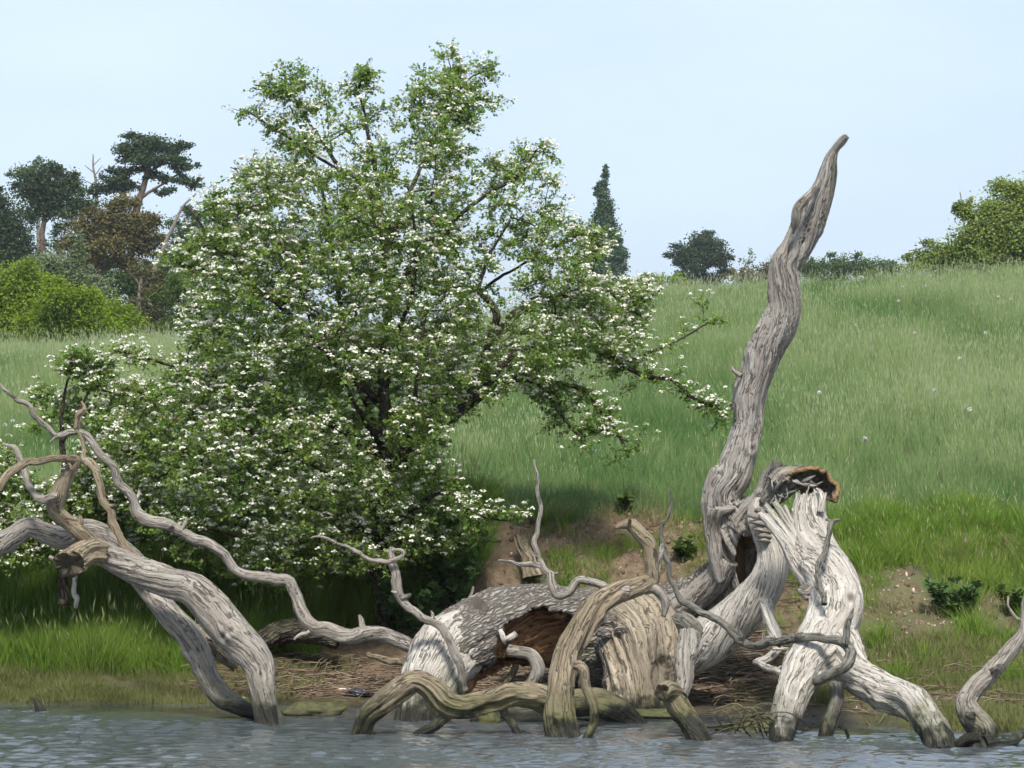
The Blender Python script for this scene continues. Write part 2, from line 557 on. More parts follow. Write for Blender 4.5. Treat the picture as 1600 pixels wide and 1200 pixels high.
def wood(name, pts, mat, parent, label=None, stubs=None, **kw):
    C = trace(pts) if not kw.get('world') else pts
    rm = sum(c[3] for c in C) / len(C)
    if rm < 0.075 and name not in ('splinter', 'torn_fibre', 'bark_plate', 'bark_flap', 'limb_thorn'):
        kw.setdefault('lobes', 0.26); kw.setdefault('wob', 0.9)
    V, F, A = tube(pts, **kw)
    m = M[mat] if isinstance(mat, str) else mat
    o = link(name, V, F, m, parent, A)
    if label: o['label'] = label
    L = sum(math.dist(C[i][:3], C[i + 1][:3]) for i in range(len(C) - 1))
    if stubs is None:
        stubs = int(min(4, L / 0.6)) if (rm < 0.085 and parent is not None and parent.type == 'EMPTY' and mat != 'bark_thorn' and name != 'splinter' and nst_ok) else 0
    rs_ = random.Random(int(L * 1e4))
    Q = catmull(C, 0.03)
    for k in range(stubs):
        i = rs_.randint(int(len(Q) * .12), max(int(len(Q) * .12), int(len(Q) * .9)))
        c, r = Q[i, :3], Q[i, 3]
        t = Q[min(i + 2, len(Q) - 1), :3] - Q[max(i - 2, 0), :3]; t = t / (np.linalg.norm(t) + 1e-9)
        v = np.array([rs_.gauss(0, 1) for _ in range(3)]) + np.array((0, -0.4, 0.4)); v -= t * v.dot(t); v /= np.linalg.norm(v)
        d = v + t * rs_.uniform(-0.5, 0.9); d /= np.linalg.norm(d)
        sl = r * rs_.uniform(1.5, 2.4) + rs_.uniform(0.0, 0.05)
        sr_ = max(0.006, r * rs_.uniform(0.28, 0.5))
        VV, FF, AA = tube([(*(c + d * r * 0.3), sr_ * 1.6), (*(c + d * r), sr_ * 1.15), (*(c + d * (r + (sl - r) * .6)), sr_), (*(c + d * sl + t * 0.01), sr_ * rs_.uniform(0.25, 0.8))], world=True, knots=0, nmin=8, jag1=sr_ * 0.8)
        link('stub', VV, FF, m, o, AA)
    return o
nst_ok = True

# ------------------------------------------------------------------ terrain
_cx = np.array([-5.1, -2.5, -1.3, -0.3, 1.0, 2.2, 3.8, 5.1])
_kd = np.array([[25, 28.4, 29.0, 29.8, 30.4, 31.2, 36], [25, 28.2, 29.0, 29.9, 30.6, 31.4, 36], [25, 27.9, 29.2, 30.0, 30.6, 31.6, 36],
                [24.5, 27.4, 28.8, 29.8, 30.2, 30.8, 36], [24, 27.3, 28.8, 29.9, 30.3, 31.0, 36], [23.5, 26.8, 28.4, 29.3, 29.9, 30.9, 36],
                [21.5, 25.0, 26.3, 27.4, 28.6, 29.8, 36], [21, 24.7, 26.1, 27.3, 28.6, 29.8, 36]], dtype=float)
_kz = np.array([[-.5, 0, .18, .42, .9, 1.4, 1.95], [-.5, 0, .15, .38, .8, 1.4, 2.0], [-.5, 0, .17, .35, .6, 1.4, 2.0],
                [-.5, 0, .15, .3, .8, 1.6, 2.1], [-.5, 0, .18, .35, .95, 1.72, 2.35], [-.5, 0, .22, .5, .9, 1.68, 2.4],
                [-.5, 0, .3, .55, 1.0, 1.6, 2.45], [-.5, 0, .3, .55, 1.0, 1.6, 2.5]], dtype=float)

def ground(x, y, rough=True):
    x = np.atleast_1d(np.asarray(x, dtype=float)).ravel(); y = np.atleast_1d(np.asarray(y, dtype=float)).ravel()
    kd = np.stack([np.interp(x, _cx, _kd[:, k]) for k in range(7)], 1)
    kz = np.stack([np.interp(x, _cx, _kz[:, k]) for k in range(7)], 1)
    wig = 0.22 * n2(x, y * 0 + 3, 0.9, 5, 3)
    kd[:, 1:6] += wig[:, None]
    z = np.full(x.shape, -0.5)
    for k in range(6):
        t = (y - kd[:, k]) / (kd[:, k + 1] - kd[:, k])
        m = (t >= 0) & (t < 1)
        z = np.where(m, kz[:, k] + t * (kz[:, k + 1] - kz[:, k]), z)
    ms = np.interp(x, [-14, -3, 4, 12], [.094, .103, .113, .122])
    dc = np.interp(x, [-12, 12], [70.0, 79.0])
    far = np.interp(x, [-40, 20], [.028, .046])
    d = y - 36.0
    crest = kz[:, 6] + ms * (dc - 36)
    zm = np.where(y < dc, kz[:, 6] + ms * d, crest + far * np.minimum(y - dc, 420))
    zm = zm - 0.35 * np.exp(-((y - dc) / 6.0) ** 2)
    z = np.where(y >= 36, zm, z)
    z = z + smooth(33, 45, y) * 0.16 * n2(x, y, 0.16, 9, 2)
    if rough:
        bank = smooth(27.0, 29.5, y + 0.5 * (x - 1).clip(0, 4)) * smooth(33.0, 31.0, y)
        z = z + bank * (0.13 * n2(x, y, 1.6, 11, 4) + 0.06 * n2(x, y, 6.0, 13, 4))
        z = z + 0.025 * n2(x, y, 2.5, 17, 3) * smooth(24.5, 27, y)
    return z

def grid_coords(fine0, fine1, step, coarse):
    a = list(np.arange(fine0, fine1 + 1e-6, step))
    return np.array(sorted(set([c for c in coarse if c < fine0 - 1e-3] + a + [c for c in coarse if c > fine1 + 1e-3])))

gx = grid_coords(-8, 8, 0.06, [-900, -500, -300, -150, -90, -60, -45, -35, -28, -22, -18, -15, -12.5, -10.5, -9] + [9, 10.5, 12.5, 15, 18, 22, 28, 35, 45, 60, 90, 150, 300, 500, 900])
gy = grid_coords(24, 33, 0.055, [-40, 5, 15, 20, 22, 23] + list(np.arange(33.3, 40, 0.5)) + list(np.arange(40, 90, 1.5)) + [95, 105, 120, 140, 170, 200, 250, 300, 360, 420, 500, 650, 900])
GX, GY = np.meshgrid(gx, gy)
GZ = ground(GX, GY).reshape(GX.shape)
nyg, nxg = GX.shape
gi = np.arange(nyg * nxg).reshape(nyg, nxg)
gF = np.stack([gi[:-1, :-1], gi[:-1, 1:], gi[1:, 1:], gi[1:, :-1]], -1).reshape(-1, 4)

b = MB('bank_earth')
geo = b.n('ShaderNodeNewGeometry'); pos = geo.outputs['Position']
sep = b.n('ShaderNodeSeparateXYZ'); b.l(pos, sep.inputs[0])
na = b.noise(pos, 1.3, 5, 0.6); nb = b.noise(pos, 11, 5, 0.65); nc = b.noise(pos, 60, 3, 0.6)
soil = b.mix(b.rng(nb, 0.35, 0.65), (0.105, 0.075, 0.049), (0.215, 0.160, 0.108))
soil = b.mix(b.rng(nc, 0.60, 0.72, 0, 0.6), soil, (0.36, 0.29, 0.22))
soil = b.mix(b.rng(na, 0.5, 0.7, 0, 0.45), soil, (0.24, 0.18, 0.11))
grs = b.mix(b.rng(nb, 0.35, 0.65), (0.05, 0.085, 0.022), (0.085, 0.10, 0.035))
g1 = b.math('ADD', sep.outputs['Y'], b.rng(na, 0.3, 0.7, -0.7, 0.7))
c = b.mix(b.rng(g1, 30.9, 31.6), soil, grs)
ax = b.math('ABSOLUTE', b.math('SUBTRACT', sep.outputs['X'], 0.1))
side = b.rng(b.math('ADD', ax, b.rng(na, 0.3, 0.7, -0.6, 0.6)), 2.5, 3.1)
c = b.mix(b.math('MULTIPLY', side, b.rng(nb, 0.38, 0.55, 0.15, 0.75)), c, (0.085, 0.105, 0.04))
zz = b.math('ADD', sep.outputs['Z'], b.rng(nb, 0.3, 0.7, -0.08, 0.08))
c = b.mix(b.rng(zz, 0.20, 0.03, 0, 0.85), c, b.mix(b.rng(na, 0.42, 0.6), (0.05, 0.036, 0.026), (0.055, 0.06, 0.022)))
hh = b.math('ADD', b.math('MULTIPLY', nb, 0.8), b.math('MULTIPLY', nc, 0.5))
M['earth'] = b.done(b.bsdf(c, b.rng(zz, 0.02, 0.15, 0.45, 0.95), hh, 0.9, 0.05, 0.2))
terr = link('ground', np.stack([GX.ravel(), GY.ravel(), GZ.ravel()], 1), [gF], M['earth'], loc=(0, 0, 0))
tag(terr, 'grassy hillside meadow above an eroded brown earth bank', kind='structure')

# ------------------------------------------------------------------ water
wx = grid_coords(-6.2, 6.2, 0.045, [-400, -150, -60, -30, -18, -12, -9, -7.5] + [7.5, 9, 12, 18, 30, 60, 150, 400])
wy = grid_coords(20.2, 28.6, 0.02, [-60, -20, 0, 8, 13, 16, 18, 19, 19.6] + [29.2, 30, 31])
WX, WY = np.meshgrid(wx, wy)
amp = smooth(27.3, 25.5, WY + 0.7 * n2(WX, WY * 2, 0.4, 31, 3) + 0.26 * (WX + 2)) * 0.9 + 0.10
inn = smooth(7.4, 6, np.abs(WX)) * smooth(19.2, 20.6, WY)
WZ = 0.0
prng = np.random.default_rng(3)
for k in range(34):
    lam = 0.06 + 0.26 * prng.random() ** 1.3
    ang = math.radians(prng.uniform(35, 145))
    kx, ky = math.cos(ang) / lam * 6.283, math.sin(ang) / lam * 6.283
    WZ = WZ + lam * 0.0082 * np.sin(kx * WX + ky * WY + prng.uniform(0, 6.3) + 1.6 * n2(WX, WY, 1.1, 40 + k, 1))
WZ = WZ * (0.85 + 0.6 * n2(WX, WY, 0.8, 33, 2)) * amp * inn
nyw, nxw = WX.shape
wi = np.arange(nyw * nxw).reshape(nyw, nxw)
wF = np.stack([wi[:-1, :-1], wi[:-1, 1:], wi[1:, 1:], wi[1:, :-1]], -1).reshape(-1, 4)
b = MB('river_water')
geo = b.n('ShaderNodeNewGeometry'); pos = geo.outputs['Position']
at = b.attr('ripple').outputs['Fac']
w1 = b.noise(b.mapping(pos, (1.0, 2.2, 1)), 9.0, 3, 0.55)
bs = b.bsdf((0.066, 0.078, 0.084), 0.05, spec=0.5)
bs.inputs['IOR'].default_value = 1.75
bp = b.n('ShaderNodeBump'); bp.inputs['Distance'].default_value = 0.02
b.l(b.math('MULTIPLY', at, 0.12), bp.inputs['Strength']); b.l(w1, bp.inputs['Height'])
b.l(bp.outputs['Normal'], bs.inputs['Normal'])
M['water'] = b.done(bs)
water = link('river_water', np.stack([WX.ravel(), WY.ravel(), WZ.ravel()], 1), [wF], M['water'], attrs={'ripple': amp.ravel()}, loc=(0, 0, 0))
tag(water, 'rippled grey river water reflecting the pale sky', kind='structure')

# ------------------------------------------------------------------ grass (instanced tufts)
def blade_set(n, h0, h1, rad, w, seed, bend=0.5, seeds=0, head=0.12, headw=0.012):
    rng = np.random.default_rng(seed)
    g = Geo()
    ts = np.array([0, 0.35, 0.7, 1.0])
    ws = np.array([0.8, 1.0, 0.7, 0.0])
    for i in range(n + seeds):
        isS = i >= n
        r = rad * math.sqrt(rng.random()); a = rng.uniform(0, 6.283)
        base = np.array((r * math.cos(a), r * math.sin(a), -0.03))
        h = rng.uniform(h0, h1) * (1.22 if isS else 1.0)
        az = rng.uniform(0, 6.283) if rng.random() < .5 else a + rng.normal(0, .6)
        bd = (bend * (0.3 if isS else 1)) * rng.uniform(0.15, 1.0) * h
        dirv = np.array((math.cos(az), math.sin(az), 0))
        fa = rng.uniform(0, 3.1416)
        sv = np.array((math.cos(fa), math.sin(fa), 0))
        ctr = base[None] + dirv[None] * (bd * ts ** 2)[:, None] + np.array((0, 0, 1.0))[None] * (h * (ts - 0.22 * (bd / h) * ts ** 2))[:, None]
        ww = (0.28 * w if isS else w * rng.uniform(0.6, 1.2))
        L = ctr - sv * (ww * ws * .5)[:, None]; R = ctr + sv * (ww * ws * .5)[:, None]
        V = np.vstack([L[:3], R[:3], ctr[3:]])
        q = np.array([[0, 3, 4, 1], [1, 4, 5, 2]]); t = np.array([[2, 5, 6]])
        hp = np.concatenate([ts[:3], ts[:3], [1.0]])
        lt = rng.random()
        g.add(V, [q, t], lt=np.full(7, 0.0 if isS else lt), hpos=hp, seed=np.zeros(7) + (0.35 if isS else 0))
        if isS:
            tip = ctr[3]; d = ctr[3] - ctr[2]; d /= np.linalg.norm(d)
            hl = head * rng.uniform(0.6, 1.2); hw = headw * rng.uniform(0.6, 1.3)
            for k in range(2):
                fv = sv if k == 0 else np.cross(d, sv)
                Vh = np.array([tip - d * hl * .35, tip + fv * hw - d * 0.05 * hl, tip + d * hl * .65, tip - fv * hw + d * 0.1 * hl])
                g.add(Vh, [np.array([[0, 1, 2, 3]])], lt=np.zeros(4), hpos=np.ones(4), seed=np.ones(4))
    return g

def tuft_collection(name, sets, mat):
    c = bpy.data.collections.new(name)
    for i, g in enumerate(sets):
        V = np.concatenate(g.V); F = [np.concatenate(v) for v in g.F.values()]
        A = {k: np.concatenate(v) for k, v in g.A.items()}
        me = make_mesh('tuft', V, F, A, True)
        me.materials.append(mat)
        o = bpy.data.objects.new('%s_%02d' % (name, i), me)
        c.objects.link(o)
    return c

def scatter(name, label, pts, rot, scl, idx, tint, coll, kind='stuff'):
    me = bpy.data.meshes.new(name)
    n = len(pts)
    me.vertices.add(n); me.vertices.foreach_set('co', np.ascontiguousarray(pts, dtype=np.float32).ravel())
    for k, a, typ in (('rot', rot, 'FLOAT_VECTOR'), ('scl', scl, 'FLOAT_VECTOR')):
        at = me.attributes.new(k, typ, 'POINT'); at.data.foreach_set('vector', np.ascontiguousarray(a, dtype=np.float32).ravel())
    at = me.attributes.new('idx', 'INT', 'POINT'); at.data.foreach_set('value', np.ascontiguousarray(idx, dtype=np.int32))
    at = me.attributes.new('tint', 'FLOAT', 'POINT'); at.data.foreach_set('value', np.ascontiguousarray(tint, dtype=np.float32))
    me.update()
    o = bpy.data.objects.new(name, me); COL.objects.link(o)
    ng = bpy.data.node_groups.new(name + '_nodes', 'GeometryNodeTree')
    ng.interface.new_socket('Geometry', in_out='INPUT', socket_type='NodeSocketGeometry')
    ng.interface.new_socket('Geometry', in_out='OUTPUT', socket_type='NodeSocketGeometry')
    gi_ = ng.nodes.new('NodeGroupInput'); go = ng.nodes.new('NodeGroupOutput')
    ip = ng.nodes.new('GeometryNodeInstanceOnPoints')
    ci = ng.nodes.new('GeometryNodeCollectionInfo')
    ci.inputs['Collection'].default_value = coll
    ci.inputs['Separate Children'].default_value = True
    ci.inputs['Reset Children'].default_value = True
    ip.inputs['Pick Instance'].default_value = True
    def na_(nm, typ):
        nd = ng.nodes.new('GeometryNodeInputNamedAttribute'); nd.data_type = typ; nd.inputs['Name'].default_value = nm
        return nd.outputs['Attribute']
    ng.links.new(gi_.outputs[0], ip.inputs['Points'])
    ng.links.new(ci.outputs[0], ip.inputs['Instance'])
    ng.links.new(na_('idx', 'INT'), ip.inputs['Instance Index'])
    er = ng.nodes.new('FunctionNodeEulerToRotation')
    ng.links.new(na_('rot', 'FLOAT_VECTOR'), er.inputs[0])
    ng.links.new(er.outputs[0], ip.inputs['Rotation'])
    ng.links.new(na_('scl', 'FLOAT_VECTOR'), ip.inputs['Scale'])
    ng.links.new(ip.outputs[0], go.inputs[0])
    md = o.modifiers.new('tufts', 'NODES'); md.node_group = ng
    return tag(o, label, kind=kind)

def spread(xs, ys, hs, nvar, seed, tint, lean=0.10, idx=None, sink=0.0):
    rng = np.random.default_rng(seed)
    n = len(xs)
    z = ground(xs, ys) - sink
    pts = np.stack([xs, ys, z], 1)
    rot = np.stack([rng.normal(0, lean, n), rng.normal(0, lean, n), rng.uniform(0, 6.283, n)], 1)
    scl = np.stack([hs ** 0.5, hs ** 0.5, hs], 1)
    return pts, rot, scl, (rng.integers(0, nvar, n) if idx is None else idx), tint

M['meadow'] = mat_grass('meadow_grass', (0.058, 0.135, 0.036), (0.190, 0.260, 0.105), (0.27, 0.27, 0.13), (0.27, 0.31, 0.18))
M['bank_grass'] = mat_grass('lush_bank_grass', (0.090, 0.185, 0.020), (0.170, 0.250, 0.042), (0.28, 0.25, 0.11), (0.30, 0.32, 0.16))

sets = [blade_set(46, 0.26, 0.55, 0.22, 0.008, 50 + i, 0.55, seeds=0) for i in range(4)]
sets += [blade_set(40, 0.24, 0.52, 0.22, 0.008, 60 + i, 0.5, seeds=7, head=0.10, headw=0.006) for i in range(4)]
meadow_c = tuft_collection('meadow_tuft', sets, M['meadow'])
rng = np.random.default_rng(21)
X = []; Y = []
def fill(d0, d1, dens, margin):
    A = (d1 - d0) * 2 * (0.1764 * d1 + margin)
    n = int(A * dens)
    y = rng.uniform(d0, d1, n); x = rng.uniform(-1, 1, n) * (0.1764 * d1 + margin)
    k = np.abs(x) < 0.1764 * y + margin
    X.append(x[k]); Y.append(y[k])
fill(30.2, 34, 28, 2.5); fill(34, 40, 18, 3); fill(40, 50, 11, 3); fill(50, 64, 8, 4); fill(64, 84, 7, 5)
X = np.concatenate(X); Y = np.concatenate(Y)
top = np.interp(X, _cx, _kd[:, 5]) + 0.22 * n2(X, Y * 0 + 3, 0.9, 5, 3)
k = Y > top + 0.04 + 0.30 * n2(X, Y, 1.5, 71, 2)
k &= ~((np.abs(X + 1.1) < 1.3) & (Y < 31.3) & (rng.random(len(X)) < 0.75))
X, Y = X[k], Y[k]
pat = n2(X, Y * 0.6, 0.22, 73, 3)
pat2 = n2(X, Y * 0.7, 0.9, 74, 3)
seedy = (pat2 * 0.7 + pat * 0.7 + np.where(Y > 60, 0.35, 0) + rng.normal(0, 0.25, len(X)) + np.where((X < 1.2) & (X > -1.5) & (Y < 42), 0.25, 0)) > 0.22
idx = np.where(seedy, rng.integers(4, 8, len(X)), rng.integers(0, 4, len(X)))
tint = np.clip(0.46 + 1.15 * pat + 0.45 * pat2 + 0.004 * (Y - 40) + 0.35 * smooth(40, 33, Y) + rng.normal(0, 0.10, len(X)), 0, 1)
hs = np.clip(0.80 + 0.30 * pat + 0.55 * pat2 + rng.normal(0, 0.12, len(X)), 0.45, 1.5) * np.interp(Y, [30, 32, 36, 60], [0.62, 0.8, 0.95, 1.2])
scatter('meadow_grass', 'long seeding meadow grass covering the hillside', *spread(X, Y, hs, 8, 5, tint, 0.09, idx), meadow_c)

# lush tall grass along the left bank and patchy grass on the right bank
sets = [blade_set(60, 0.22, 0.62, 0.16, 0.008, 80 + i, 0.75, seeds=1, headw=0.005) for i in range(5)]
bank_c = tuft_collection('bank_tuft', sets, M['bank_grass'])
rng = np.random.default_rng(22)
n = 2100
x1 = rng.uniform(-8.5, -2.1, n); y1 = rng.uniform(29.0, 31.7, n)
k = (y1 > 29.15 + 0.2 * n2(x1, y1, 1.3, 77, 2) + np.clip((x1 + 3.1) * 0.55, 0, 9))
x1, y1 = x1[k], y1[k]
h1 = np.clip(0.85 + 0.35 * n2(x1, y1, 1.4, 78, 2), 0.4, 1.3) * np.interp(y1, [29, 29.6, 31], [0.65, 0.95, 1.0])
n = 3400
x2 = rng.uniform(2.35, 9.5, n); y2 = rng.uniform(26.2, 31.0, n)
pm = n2(x2, y2, 0.85, 79, 3) + 0.10 * (y2 - 28.6)
k = ((pm > -0.05) | (rng.random(n) < 0.10)) & (y2 > np.interp(x2, _cx, _kd[:, 2]) + 0.1)
px_, py_ = project(np.stack([x2, y2, ground(x2, y2)], 1))
k &= ~((((px_ - 1420) / 52) ** 2 + ((py_ - 955) / 62) ** 2) < 1.0 + 0.5 * rng.random(n))
k &= ~((((px_ - 1560) / 40) ** 2 + ((py_ - 965) / 34) ** 2) < 1.0)
x2, y2 = x2[k], y2[k]
h2 = np.clip(0.50 + 0.35 * n2(x2, y2, 1.8, 81, 2) + rng.normal(0, .1, len(x2)), 0.25, 1.0) * np.interp(y2, [26.2, 27.5, 30], [0.6, .75, 1.0])
# tufts hanging on the middle of the broken bank
n = 70
x3 = rng.normal(1.02, 0.36, n); y3 = rng.uniform(30.0, 30.7, n)
x3b = rng.uniform(-0.5, 2.3, 230); y3b = rng.uniform(29.2, 31.0, 230)
kk = n2(x3b, y3b, 2.2, 91, 2) > 0.22
x3 = np.concatenate([x3, x3b[kk]]); y3 = np.concatenate([y3, y3b[kk]])
h3 = rng.uniform(0.2, 0.5, len(x3))
# shade grass and weeds behind the hawthorn trunk
n = 900
x4 = rng.uniform(-3.2, -0.35, n); y4 = rng.uniform(30.5, 32.2, n)
h4 = rng.uniform(0.7, 1.3, n)
X = np.concatenate([x1, x2, x3, x4]); Y = np.concatenate([y1, y2, y3, y4]); H = np.concatenate([h1, h2, h3, h4])
tint = np.clip(0.45 + 0.8 * n2(X, Y, 0.8, 83, 3) + rng.normal(0, 0.12, len(X)), 0, 1)
scatter('bank_grass', 'lush green grass tufts along the river bank', *spread(X, Y, H, 5, 6, tint, 0.14), bank_c)

# short shore turf
sets = [blade_set(70, 0.03, 0.11, 0.17, 0.006, 90 + i, 0.8) for i in range(4)]
M['turf'] = mat_grass('short_shore_turf', (0.10, 0.125, 0.035), (0.155, 0.165, 0.065), (0.24, 0.20, 0.11), (0.2, 0.2, 0.12))
turf_c = tuft_collection('turf_tuft', sets, M['turf'])
rng = np.random.default_rng(23)
n = 3000
x1 = rng.uniform(-8.5, -1.6, n); y1 = rng.uniform(28.1, 29.7, n)
sh = np.interp(x1, _cx, _kd[:, 1]) + 0.22 * n2(x1, y1 * 0 + 3, 0.9, 5, 3)
k = (y1 > sh + 0.06) & (n2(x1, y1, 1.2, 85, 2) > -0.35 + np.clip((x1 + 2.7) * 0.7, 0, 3))
x1, y1 = x1[k], y1[k]
n = 3600
x2 = rng.uniform(2.2, 9.5, n); y2 = rng.uniform(24.6, 27.6, n)
sh = np.interp(x2, _cx, _kd[:, 1]) + 0.22 * n2(x2, y2 * 0 + 3, 0.9, 5, 3)
k = (y2 > sh + 0.1) & (n2(x2, y2, 1.1, 87, 3) > -0.16)
x2, y2 = x2[k], y2[k]
X = np.concatenate([x1, x2]); Y = np.concatenate([y1, y2])
H = np.concatenate([rng.uniform(0.6, 1.2, len(x1)), rng.uniform(0.8, 2.0, len(x2))])
tint = np.clip(0.5 + 0.7 * n2(X, Y, 0.9, 89, 3) + rng.normal(0, 0.1, len(X)), 0, 1)
scatter('shore_turf', 'short pale turf at the water edge', *spread(X, Y, H, 4, 8, tint, 0.1), turf_c)

# dry hanging grass on the broken bank face
M['dry_grass'] = mat_grass('dry_bank_grass', (0.17, 0.15, 0.07), (0.27, 0.23, 0.12), (0.33, 0.28, 0.16), (0.33, 0.28, 0.17))
dry_c = tuft_collection('dry_tuft', [blade_set(34, 0.08, 0.26, 0.14, 0.005, 130 + i, 1.1) for i in range(4)], M['dry_grass'])
rng = np.random.default_rng(24)
n = 520
x = rng.uniform(-0.6, 2.5, n); y = rng.uniform(29.7, 31.15, n)
xr = rng.uniform(2.5, 7.0, 380); yr = rng.uniform(27.0, 29.6, 380)
x = np.concatenate([x, xr]); y = np.concatenate([y, yr])
k = n2(x, y, 2.0, 95, 3) > 0.0
x, y = x[k], y[k]
scatter('dry_grass', 'dry brown grass hanging on the broken earth bank', *spread(x, y, rng.uniform(0.5, 1.2, len(x)), 4, 9, rng.random(len(x)), 0.35), dry_c)

# ------------------------------------------------------------------ dead wood
def D(path, y0, y1=None, ys=None):
    """add distance to a traced path: linear from y0 to y1 along its points"""
    n = len(path)
    if ys is None:
        ys = np.linspace(y0, y0 if y1 is None else y1, n)
    return [(p[0], p[1], float(y), p[2]) for p, y in zip(path, ys)]

# --- left: heavy dead limb standing in the water
A = thing('dead_limb', 'heavy grey dead limb leaning left out of the water in front of the hawthorn', 'dead branch', P(420, 1131, 25.8) * (1, 1, 0))
wood('limb', D([(423, 1150, 36), (420, 1128, 36), (414, 1080, 41), (402, 1035, 47), (369, 996, 54), (333, 957, 55), (300, 927, 48), (258, 909, 46), (216, 891, 46), (174, 873, 43), (146, 860, 36)], 25.8, 26.5),
     'wood_grey', A, jag1=0.05, knots=3, lobes=0.2, ridge=0.13, crack=0.16)
wood('limb', D([(236, 890, 16), (216, 878, 28), (195, 862, 31), (160, 840, 33), (126, 830, 31), (100, 842, 35), (72, 832, 33), (40, 823, 31), (4, 848, 35), (-50, 884, 38), (-110, 905, 40)], 26.75, 26.3),
     'wood_grey', A, knots=2, lobes=0.14, label='smooth upper arm running out of the picture at left')
V, F, At = tube(D([(160, 868, 40), (140, 866, 40), (122, 874, 42), (108, 884, 46)], 26.25, 26.0), jag1=0.04, knots=0, ridge=0.16, carve=[(112, 880, 20, 19, 0.16, (0.35, 0.9, -0.1))])
link('broken_stub', V, F, M['wood_brown'], A, At)
wood('twig', D([(104, 880, 9), (90, 876, 9), (78, 871, 7)], 26.1), 'wood_grey', A, knots=0)
wood('branch', D([(150, 858, 24), (129, 842, 25), (107, 815, 24), (92, 791, 27), (94, 768, 28), (106, 744, 19), (119, 723, 16), (99, 720, 13), (62, 719, 12), (42, 723, 13), (18, 740, 13), (0, 757, 13), (-40, 790, 14)], 26.3, 25.7),
     'wood_brown', A, knots=3, step=0.01, lobes=0.22)
wood('branch', D([(92, 778, 18), (66, 781, 14), (50, 766, 11), (39, 740, 10), (30, 712, 9), (18, 698, 7), (3, 693, 4)], 26.0, 26.3), 'wood_grey', A, knots=1, step=0.01)
wood('branch', D([(222, 880, 16), (192, 851, 15), (174, 806, 14), (159, 764, 13), (150, 734, 14), (141, 723, 16), (130, 716, 11), (132, 701, 8), (124, 681, 6), (119, 668, 4)], 26.5, 26.9), 'wood_brown', A, knots=2, step=0.01)
wood('prop_limb', D([(196, 880, 26), (231, 925, 32), (258, 954, 37), (285, 984, 41), (309, 1017, 40), (327, 1056, 35), (348, 1092, 33), (372, 1107, 27), (402, 1116, 21), (420, 1124, 18)], 27.0, 26.3),
     'wood_grey', A, knots=3, lobes=0.14)
wood('branch', D([(292, 985, 32), (318, 1002, 32), (345, 1022, 24), (366, 1040, 11)], 27.0, 27.5), 'wood_brown', A, jag1=0.05)
wood('twig', D([(115, 900, 9), (116, 918, 8), (118, 935, 9), (117, 950, 5)], 26.4), 'wood_pale', A, knots=0)

# --- the fallen oak
O = thing('fallen_oak', 'huge fallen dead oak lying on the mud with a tall bare leaning snag', 'dead tree', P(900, 1100, 27.6) * (1, 1, 0))
# long pale branch sweeping left
LB = wood('long_branch', D([(668, 1022, 26), (654, 1016, 24), (630, 1006, 23), (603, 992, 22), (577, 986, 22), (545, 992, 24), (513, 989, 25), (482, 979, 23), (468, 953, 20), (452, 912, 18), (432, 907, 18), (400, 899, 15), (366, 889, 14), (351, 864, 15),
      (324, 848, 16), (285, 833, 17), (252, 818, 19), (222, 803, 20), (207, 776, 16), (192, 752, 15), (168, 719, 14), (144, 686, 13), (120, 669, 11)], 27.2, 27.3), 'wood_grey', O, knots=5, step=0.011, label='long pale branch sweeping up to the left')
wood('twig', D([(119, 672, 11), (122, 652, 12), (132, 638, 8), (129, 626, 3)], 27.3), 'wood_brown', LB, step=0.01, knots=0)
wood('twig', D([(124, 671, 10), (105, 677, 11), (87, 681, 10), (72, 665, 9), (57, 653, 9), (45, 633, 8), (27, 626, 7), (12, 614, 6), (0, 602, 5), (-25, 590, 4)], 27.3, 27.0), 'wood_grey', LB, step=0.01, knots=1)
wood('twig', D([(90, 681, 7), (78, 690, 3)], 27.2), 'wood_grey', LB, knots=0)
wood('twig', D([(484, 986, 6), (470, 992, 6), (460, 999, 3)], 27.15), 'wood_pale', LB, knots=0)

# main stem: pale flare at the left foot, bark shell with a torn window, heartwood lining
stem = [(655, 1150, 26.45, 84), (664, 1112, 26.5, 86), (680, 1062, 26.65, 104), (712, 1015, 26.85, 122), (765, 990, 27.1, 122), (830, 990, 27.35, 122), (900, 1002, 27.6, 130), (965, 1010, 27.75, 135), (1030, 1015, 27.9, 130)]
wood('stem_foot', [(652, 1155, 26.4, 74), (662, 1116, 26.45, 78), (677, 1070, 26.6, 97), (705, 1023, 26.8, 110), (735, 1000, 26.95, 100)], 'wood_pale', O, lobes=0.12, ridge=0.10, crack=0.10, knots=2, twist=0.4, label='pale barkless foot of the fallen stem')
def keep_bark(px, py, nf, V):
    e = 1 - ((px - 838) / 66) ** 2 - ((py - (1012 - 0.20 * (px - 838))) / 62) ** 2 + 0.35 * fbm(V * 7, 3, 5)
    win = (e > 0) & (nf[:, 1] < 0.45)
    low = (px > 730) & (px < 850) & (py > 1040) & (nf[:, 1] < 0.3)
    edge = (py - 985) * 0.75 - (px - 700) * 1.0 + 28 * fbm(V * 6, 3, 8) > 0       # where the bark has dropped off the foot
    return ~(win | low | edge)
V, F, At = tube(stem[1:], bark=0.020, lobes=0.10, ridge=0.05, knots=0, crack=0.0, keep=keep_bark, nmax=110, seglen=0.012, twist=0.2)
o = link('bark', V, F, M['bark_grey'], O, At)
md = o.modifiers.new('thickness', 'SOLIDIFY'); md.thickness = 0.035; md.offset = -1
